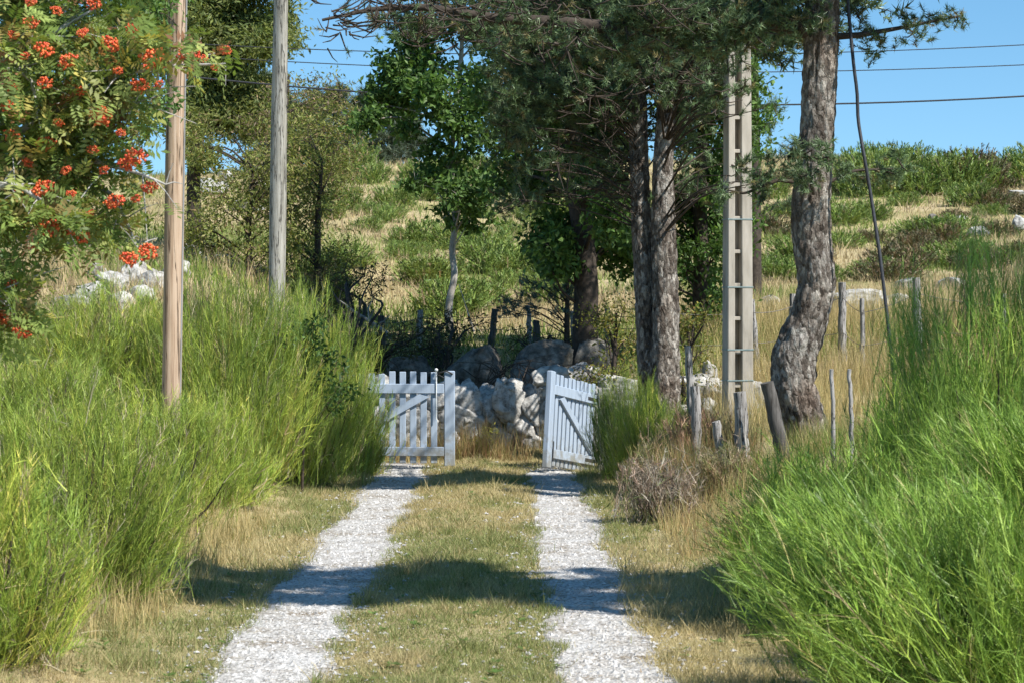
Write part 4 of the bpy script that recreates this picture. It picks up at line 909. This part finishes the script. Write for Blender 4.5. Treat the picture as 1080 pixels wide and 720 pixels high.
for (x, y), lab in (((-2.03, 24.8), 'wooden gatepost hidden in the broom, left of the gate'), ((1.03, 25.45), 'wooden gatepost behind the broom bush, right of the gate')):
    z = hz(x, y); mb = MB(); box(mb, -.07, .07, -.07, .07, -.3, 1.0, .012); o = mb.build('gatepost', M['postwood']); o.location = (x, y, z); tag(o, lab, 'post', 'gateposts')

# ------------------------------------------------------------------ stones
bm = bmesh.new(); bmesh.ops.create_icosphere(bm, subdivisions=5, radius=1)
HV = np.array([v.co[:] for v in bm.verts]); HF = np.array([[v.index for v in f.verts] for f in bm.faces]); bm.free()
_pm = np.random.RandomState(8).permutation(256)
def n3(V, f, s_):
    q = V * f + 17.3 * s_; i_ = np.floor(q).astype(int); fr = q - i_; fr = fr * fr * (3 - 2 * fr)
    def g(a, b, c): return _tab[_pm[(_pm[(i_[:, 0] + a) & 255] + i_[:, 1] + b) & 255], (i_[:, 2] + c) & 255]
    r_ = 0
    for a in (0, 1):
        for b in (0, 1):
            for c in (0, 1):
                r_ = r_ + g(a, b, c) * (fr[:, 0] if a else 1 - fr[:, 0]) * (fr[:, 1] if b else 1 - fr[:, 1]) * (fr[:, 2] if c else 1 - fr[:, 2])
    return r_ - .5
def rock_mesh(seed, sx, sy, sz, amp=.22, name='stone', mat='granite', cut=13):
    rg = np.random.RandomState(seed + 1000); V = HV * (1 + .3 * n3(HV, 1.3, seed % 50))[:, None]
    for _ in range(cut):                     # flat broken faces
        n_ = unit(rg.normal(size=3)); dcut = .50 + .26 * rg.rand(); k_ = V @ n_; V = V - (np.clip(k_ - dcut, 0, None) * .97)[:, None] * n_
    V = V / np.percentile(np.abs(V), 93, axis=0); V = np.sign(V) * np.abs(V) ** .82
    for f_, a_ in ((2.2, .11), (5, .07), (12, .055), (26, .035)):
        V = V * (1 + a_ * 1.2 * n3(V, f_, (seed * 7 + int(f_)) % 60))[:, None]
    V = V * np.array([sx, sy, sz]); mb = MB(); mb.add(V, HF); return mb.mesh(name, M[mat], True)
t = thing('stone_wall', 'dry stone wall of big pale granite blocks behind the gate', 'wall', (0, 27, 0))
rg = np.random.RandomState(300)
def wall_stone(x, z, sx, sz, sy=.22, tilt=0, seed=0, mat='granite', dy=0):
    o = link('stone', rock_mesh(seed, sx, sy, sz, mat=mat), t); o.location = (x, dy, z); o.rotation_euler = (rg.normal() * .1, tilt, rg.normal() * .15)
# hand placed big upright blocks seen between the two leaves, then rougher courses either side
for i, (px, py, wx, hh, ti) in enumerate([(494, 428, 36, 44, .1), (516, 430, 22, 48, -.15), (538, 424, 36, 46, .05), (529, 462, 26, 34, .3), (560, 428, 28, 40, -.2), (549, 452, 30, 36, .1), (574, 440, 26, 60, .1), (565, 466, 34, 32, 0),
                                          (542, 408, 18, 18, .2), (500, 466, 40, 36, 0), (522, 486, 36, 28, 0), (560, 490, 34, 26, 0), (585, 400, 40, 26, -.1), (598, 424, 34, 34, 0), (600, 460, 34, 44, .2), (622, 430, 30, 40, 0), (626, 470, 34, 40, 0), (574, 412, 22, 22, 0)]):
    q = W(px, py, 27); wall_stone(q[0], q[2], wx / 2 * 27 / F * .98, hh / 2 * 27 / F * .98, .2 + .05 * rg.rand(), ti, 310 + i)
i = 340
for z0, hh in ((.12, .2), (.42, .2), (.7, .18)):
    x = -2.9
    while x < -.62:
        w_ = .17 + .16 * rg.rand(); wall_stone(x + w_, z0 + .04 * rg.randn(), w_ * 1.05, hh * (.85 + .25 * rg.rand()), .2, rg.normal() * .12, i); x += w_ * 1.85; i += 1
    x = 1.0
    while x < 2.1:
        w_ = .17 + .14 * rg.rand(); wall_stone(x + w_, z0 + .04 * rg.randn() + .1, w_ * 1.05, hh * (.85 + .25 * rg.rand()), .2, rg.normal() * .12, i); x += w_ * 1.85; i += 1
def boulder(px, py, D, wpx, hpx, label, seed, mat='granite', tilt=0, group=None, sy=None, snap=True):
    q = W(px, py, D); k = D / F; sx, sz = wpx * k / 2 * 1.12, hpx * k / 2 * 1.15
    g_ = hz(q[0], q[1])
    if snap: q[2] = min(q[2], g_ + sz * .75)
    elif q[2] - sz > g_ - .05:               # reach down into the bank
        top_ = q[2] + sz; sz = (top_ - g_ + .1) / 2; q[2] = top_ - sz
    sx = max(sx, .3 * sz)
    o = link('boulder', rock_mesh(seed, sx, sy or (sx * .8 + .05), sz, name='boulder', mat=mat)); o.location = q; o.rotation_euler = (0, tilt, rg.rand() * .6 - .3); tag(o, label, 'boulder', group)
boulder(505, 388, 29.5, 54, 40, 'large dark rounded boulder above the stone wall, between the gate leaves', 400, 'granite_shade_grey', snap=False)
boulder(572, 387, 29.3, 58, 32, 'dark slanting rock slab behind the right gate leaf', 401, 'granite_shade_grey', -.35, snap=False)
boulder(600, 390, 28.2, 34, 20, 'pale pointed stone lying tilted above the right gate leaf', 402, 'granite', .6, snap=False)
boulder(630, 372, 30, 38, 28, 'dark rock under the yellowing shrub behind the gate', 403, 'granite_shade_grey', snap=False)
boulder(430, 392, 29.8, 44, 30, 'dark rock in the undergrowth behind the left gate leaf', 404, 'granite_shade_grey', snap=False)
boulder(748, 374, 27.4, 15, 40, 'white upright stone left of the concrete pole foot', 405)
boulder(801, 400, 25.6, 28, 30, 'pale granite stone between concrete pole and bowed pine', 406)
boulder(742, 404, 26.4, 22, 20, 'pale stone below the white upright stone', 424)
for px, D, w_, h_, lab, sd in ((903, 36, 46, 22, 'wide pale boulder in the golden grass right of the bowed pine', 407), (945, 37, 20, 12, 'small pale boulder beside the wide one on the right slope', 409)):
    boulder(px, 318, D, w_, h_, lab, sd)
def hb(px, py, w_, h_, lab, sd, group=None, mat='granite'):
    q = ground_hit(px, py + h_ * .3)
    if q is not None: boulder(px, py, q[1], w_, h_, lab, sd, mat, 0, group)
hb(958, 301, 22, 13, 'white boulder beside the grey post on the right slope', 408)
hb(1032, 246, 18, 12, 'white rounded boulder high on the right slope', 410)
hb(1075, 237, 14, 16, 'white boulder at the right edge high on the slope', 411)
hb(984, 233, 9, 13, 'small grey stone below the skyline bushes', 412, mat='granite_shade_grey')
hb(1010, 232, 14, 6, 'flat pale stone left of the white rounded boulder', 413)
hb(812, 318, 18, 12, 'pale boulder between concrete pole and bowed pine on the slope', 414)
hb(1005, 300, 26, 14, 'pale boulder behind the tall ragged broom', 415)
hb(1070, 205, 16, 6, 'flat pale stone under the skyline bushes at the right edge', 416)
G5 = 'pale rocks in the scrub behind the two wooden poles'
for i, (px, py, w_, h_) in enumerate([(118, 305, 34, 30), (92, 314, 30, 22), (140, 292, 26, 26), (75, 322, 34, 18), (160, 300, 24, 22), (205, 272, 26, 20), (232, 276, 22, 16), (225, 200, 30, 18), (262, 218, 28, 16), (240, 188, 18, 12), (275, 198, 16, 10), (150, 312, 22, 20), (186, 286, 24, 18), (105, 290, 20, 16), (128, 318, 26, 18)]):
    q = ground_hit(px, py + h_ * .3, 23)
    boulder(px, py, q[1], w_, h_, 'pale rock in the scrub behind the wooden poles', 420 + i, 'granite', rg.normal() * .3, G5)

# ------------------------------------------------------------------ posts, fences, wires
def post_mesh(mb, a, b, r0, r1, seed, sides=10):
    Pq = np.stack([a + (b - a) * f for f in np.linspace(0, 1, 16)]); Pq[1:-1, :2] += np.random.RandomState(seed).normal(size=(14, 2)) * .004
    tube(mb, Pq, np.linspace(r0, r1, 16), sides, barkrough(.10, 3, seed))
def stake(px0, py0, px1, py1, D, wpx, label, seed, mat='postwood'):
    b = W(px1, py1, D); a = W(px0, py0, D); g_ = hz(a[0], a[1]); a = a + (a - b) * max(0, (a[2] - g_ + .12) / (b[2] - a[2]))
    o = thing('fence_stake', label, 'post', a, 0, 'old wooden stakes on the right verge'); mb = MB(); post_mesh(mb, 0 * a, b - a, wpx * D / F / 2, wpx * D / F / 2 * .88, seed); mb.build('shaft', M[mat], o, True)
    return o
stake(729, 430, 725, 365, 21.5, 9, 'tall thin pale stake right of the twin trunk pine', 500)
stake(735, 475, 733, 407, 20.3, 12, 'split grey stake below the tall thin one', 501)
stake(763, 490, 755, 444, 19.6, 11, 'short leaning grey stake among the dry grass', 502)
stake(784, 490, 780, 413, 19.6, 16, 'thick cracked grey stake left of the bowed pine', 503)
stake(826, 480, 809, 403, 19.3, 17, 'dark plank like stake leaning against the bowed pine', 504, 'darkwood')
def fence(label, posts, D, wires, seed, loose=()):
    rg = np.random.RandomState(seed); tops = []
    b0 = W(posts[0][0], posts[0][2], D); b0[2] = hz(b0[0], b0[1]); t = thing('wire_fence', label, 'fence', b0)
    for i, (px0, px1, pyt, wpx, mt) in enumerate(posts):
        b = W(px1, pyt, D + .25 * rg.randn()); a = np.array([(px0 - 540) * b[1] / F, b[1], 0]); a[2] = hz(a[0], a[1]) - .15
        mb = MB(); post_mesh(mb, a - b0, b - b0, wpx * D / F / 2, wpx * D / F / 2 * .85, seed + i); mb.build('post', M[mt], t, True); tops.append((a, b))
    tops.sort(key=lambda q: q[0][0])
    for f in wires:
        pts = []
        for a, b in tops: pts.append(a + (b - a) * f - np.array([0, .04, 0]))
        pts = [pts[0] - np.array([1.2, 0, 0])] + pts + [pts[-1] + np.array([1.2, 0, .05])]
        P = []
        for p0, p1 in zip(pts[:-1], pts[1:]):
            for s_ in np.linspace(0, 1, 6)[:-1]: P.append(p0 + (p1 - p0) * s_ - np.array([0, 0, .12 * s_ * (1 - s_)]))
        P.append(pts[-1]); mb = MB(); tube(mb, np.array(P) - b0, .0045, 5); mb.build('wire', M['wire'], t, True)
fence('old wire fence with dark and pale posts along the bank behind the gate', [(403, 402, 333, 9, 'darkwood'), (442, 443, 327, 8, 'postwood'), (516, 522, 326, 8, 'darkwood'), (559, 557, 322, 6, 'postwood'), (565, 566, 338, 9, 'darkwood'), (606, 603, 328, 6, 'postwood'), (365, 362, 335, 7, 'darkwood'), (640, 640, 325, 7, 'postwood')], 33, (.62, .85), 520)
fence('wire fence of pale posts in the golden grass right of the bowed pine', [(800, 793, 316, 7, 'postwood'), (836, 836, 310, 8, 'postwood'), (889, 888, 298, 10, 'postwood'), (910, 909, 315, 6, 'postwood'), (970, 966, 293, 10, 'postwood'), (1060, 1058, 310, 8, 'postwood'), (1110, 1108, 300, 9, 'postwood')], 28.5, (.5, .85), 540)
for i, (px, pyt) in enumerate([(878, 385), (897, 385)]):
    stake(px, 425, px - 1, pyt + 4, 17.5, 5, ('pale thin stake half hidden in the broom right of the bowed pine', 'second pale thin stake in the broom, farther from the bowed pine')[i], 560 + i)
# overhead lines
def power_line(label, y0, ym, y1, rad):
    D = 40; x0, x1 = -28, 28; xs_ = np.linspace(x0, x1, 80)
    A = np.array([[310, 1, 310 ** 2], [700, 1, 700 ** 2], [1080, 1, 1080 ** 2]], float); c = np.linalg.solve(A, np.array([y0, ym, y1], float))
    px = xs_ * F / D + 540; py = c[0] * px + c[1] + c[2] * px ** 2; P = np.stack([xs_, 0 * xs_, 1.7 - (py - 330) * D / F], 1)
    o = link('power_line', None) if False else None
    mb = MB(); tube(mb, P, rad, 6); o = mb.build('power_line', M['cable'], None, True); o.location = (0, D, 0); tag(o, label, 'cable', 'overhead wires across the sky')
power_line('highest thin black overhead wire crossing the sky', 52, 59, 48, .009)
power_line('middle thin black overhead wire crossing the sky', 66, 77, 69, .009)
power_line('lowest and thickest black overhead wire crossing the sky', 92, 111, 102, .016)
cp = [(905, -260, 20.1), (896, -120, 20), (893, 0, 19.9), (897, 40, 19.85), (900, 72, 19.8), (904, 100, 19.8), (904, 125, 19.8), (911, 165, 19.7), (918, 205, 19.7), (928, 270, 19.6), (940, 370, 19.5), (952, 460, 19.4)]
P = np.array([W(*q) for q in cp]); P[-1, 2] = hz(P[-1, 0], P[-1, 1]) - .1
Pq, rq = smooth_path(P, np.full(len(P), .015), 70); b0 = Pq[-1]; mb = MB(); tube(mb, Pq - b0, rq, 8); o = mb.build('stay_cable', M['cable'], None, True); o.location = b0; tag(o, 'thick black cable hanging down right of the bowed pine', 'cable')
# dead branches
def dead_branch(label, pts, D, r0, seed, n=7):
    rg = np.random.RandomState(seed); P = np.array([W(a, b, D) for a, b in pts]); b0 = P[0].copy(); Pq, rq = smooth_path(P, np.linspace(r0, r0 * .35, len(P)), 24); mb = MB(); tube(mb, Pq - b0, rq, 7)
    for _ in range(n):
        a = Pq[rg.randint(5, 23)]; e = a + rg.normal(size=3) * np.array([.25, .2, .2]); tube(mb, np.stack([a, (a + e) / 2 + rg.normal(size=3) * .03, e]) - b0, [r0 * .4, r0 * .3, r0 * .12], 5)
    o = mb.build('dead_branch', M['palebark'], None, True); o.location = b0; tag(o, label, 'branch')
dead_branch('pale dead branch leaning in the dark undergrowth left of the fence', [(408, 352), (392, 340), (372, 328), (360, 318)], 31, .035, 600)
dead_branch('pale dead stick slanting by the slender ash', [(500, 350), (492, 325), (484, 300)], 34, .014, 601, 4)
dead_branch('pale stick lying on top of the stone wall', [(522, 410), (532, 403), (536, 399)], 26.8, .022, 602, 1)
rg = np.random.RandomState(610); mb = MB(); b0 = W(540, 395, 28)
for i in range(34):
    a = W(500 + 90 * rg.rand(), 402 + 6 * rg.rand(), 27.6 + .8 * rg.rand()); e = a + np.array([rg.normal() * .35, rg.normal() * .2, .15 + .22 * rg.rand()]); c = (a + e) / 2 + np.array([rg.normal() * .1, 0, .12])
    Pq, rq = smooth_path([a, c, e], [.007, .005, .002], 9); tube(mb, Pq - b0, rq, 5)
o = mb.build('bramble_twigs', M['limb'], None, True); o.location = b0; tag(o, 'tangle of bare arching twigs on top of the stone wall', 'twigs')

# ------------------------------------------------------------------ light, sky, camera
w = bpy.data.worlds.new('World'); C.world = w; w.use_nodes = True; nt = w.node_tree
sky = nt.nodes.new('ShaderNodeTexSky'); sky.sky_type = 'NISHITA'; sky.sun_disc = False; sky.sun_elevation = SUN_EL; sky.sun_rotation = pi - SUN_AZ
sky.altitude = 1200; sky.air_density = 1.0; sky.dust_density = .3; sky.ozone_density = 1.6
tcs = nt.nodes.new('ShaderNodeTexCoord'); va = nt.nodes.new('ShaderNodeVectorMath'); va.operation = 'ADD'; va.inputs[1].default_value = (0, 0, .09)
vn = nt.nodes.new('ShaderNodeVectorMath'); vn.operation = 'NORMALIZE'
nt.links.new(tcs.outputs['Generated'], va.inputs[0]); nt.links.new(va.outputs[0], vn.inputs[0]); nt.links.new(vn.outputs[0], sky.inputs[0])
hs = nt.nodes.new('ShaderNodeHueSaturation'); hs.inputs['Saturation'].default_value = 1.22; hs.inputs['Hue'].default_value = .488; hs.inputs['Value'].default_value = 1.22; nt.links.new(sky.outputs[0], hs.inputs['Color'])
nt.links.new(hs.outputs[0], nt.nodes['Background'].inputs[0]); nt.nodes['Background'].inputs[1].default_value = .092
s = bpy.data.lights.new('sun', 'SUN'); s.energy = 5.0; s.angle = R_(.5); s.color = (1, .955, .88)
so = bpy.data.objects.new('sun', s); COL.objects.link(so); so.location = (20, -15, 30)
so.rotation_euler = (pi / 2 - SUN_EL, 0, SUN_AZ)
cam = bpy.data.cameras.new('camera'); co = bpy.data.objects.new('camera', cam); COL.objects.link(co)
cam.sensor_width = 36; cam.lens = 80; cam.clip_end = 2000; cam.clip_start = .1
co.location = (0, 0, 1.7); co.rotation_euler = (pi / 2 - math.atan(30 / F), 0, 0)
cam.dof.use_dof = True; cam.dof.focus_distance = 22; cam.dof.aperture_fstop = 9
C.camera = co
C.view_settings.view_transform = 'Standard'; C.view_settings.look = 'None'; C.view_settings.exposure = .66; C.view_settings.gamma = 1
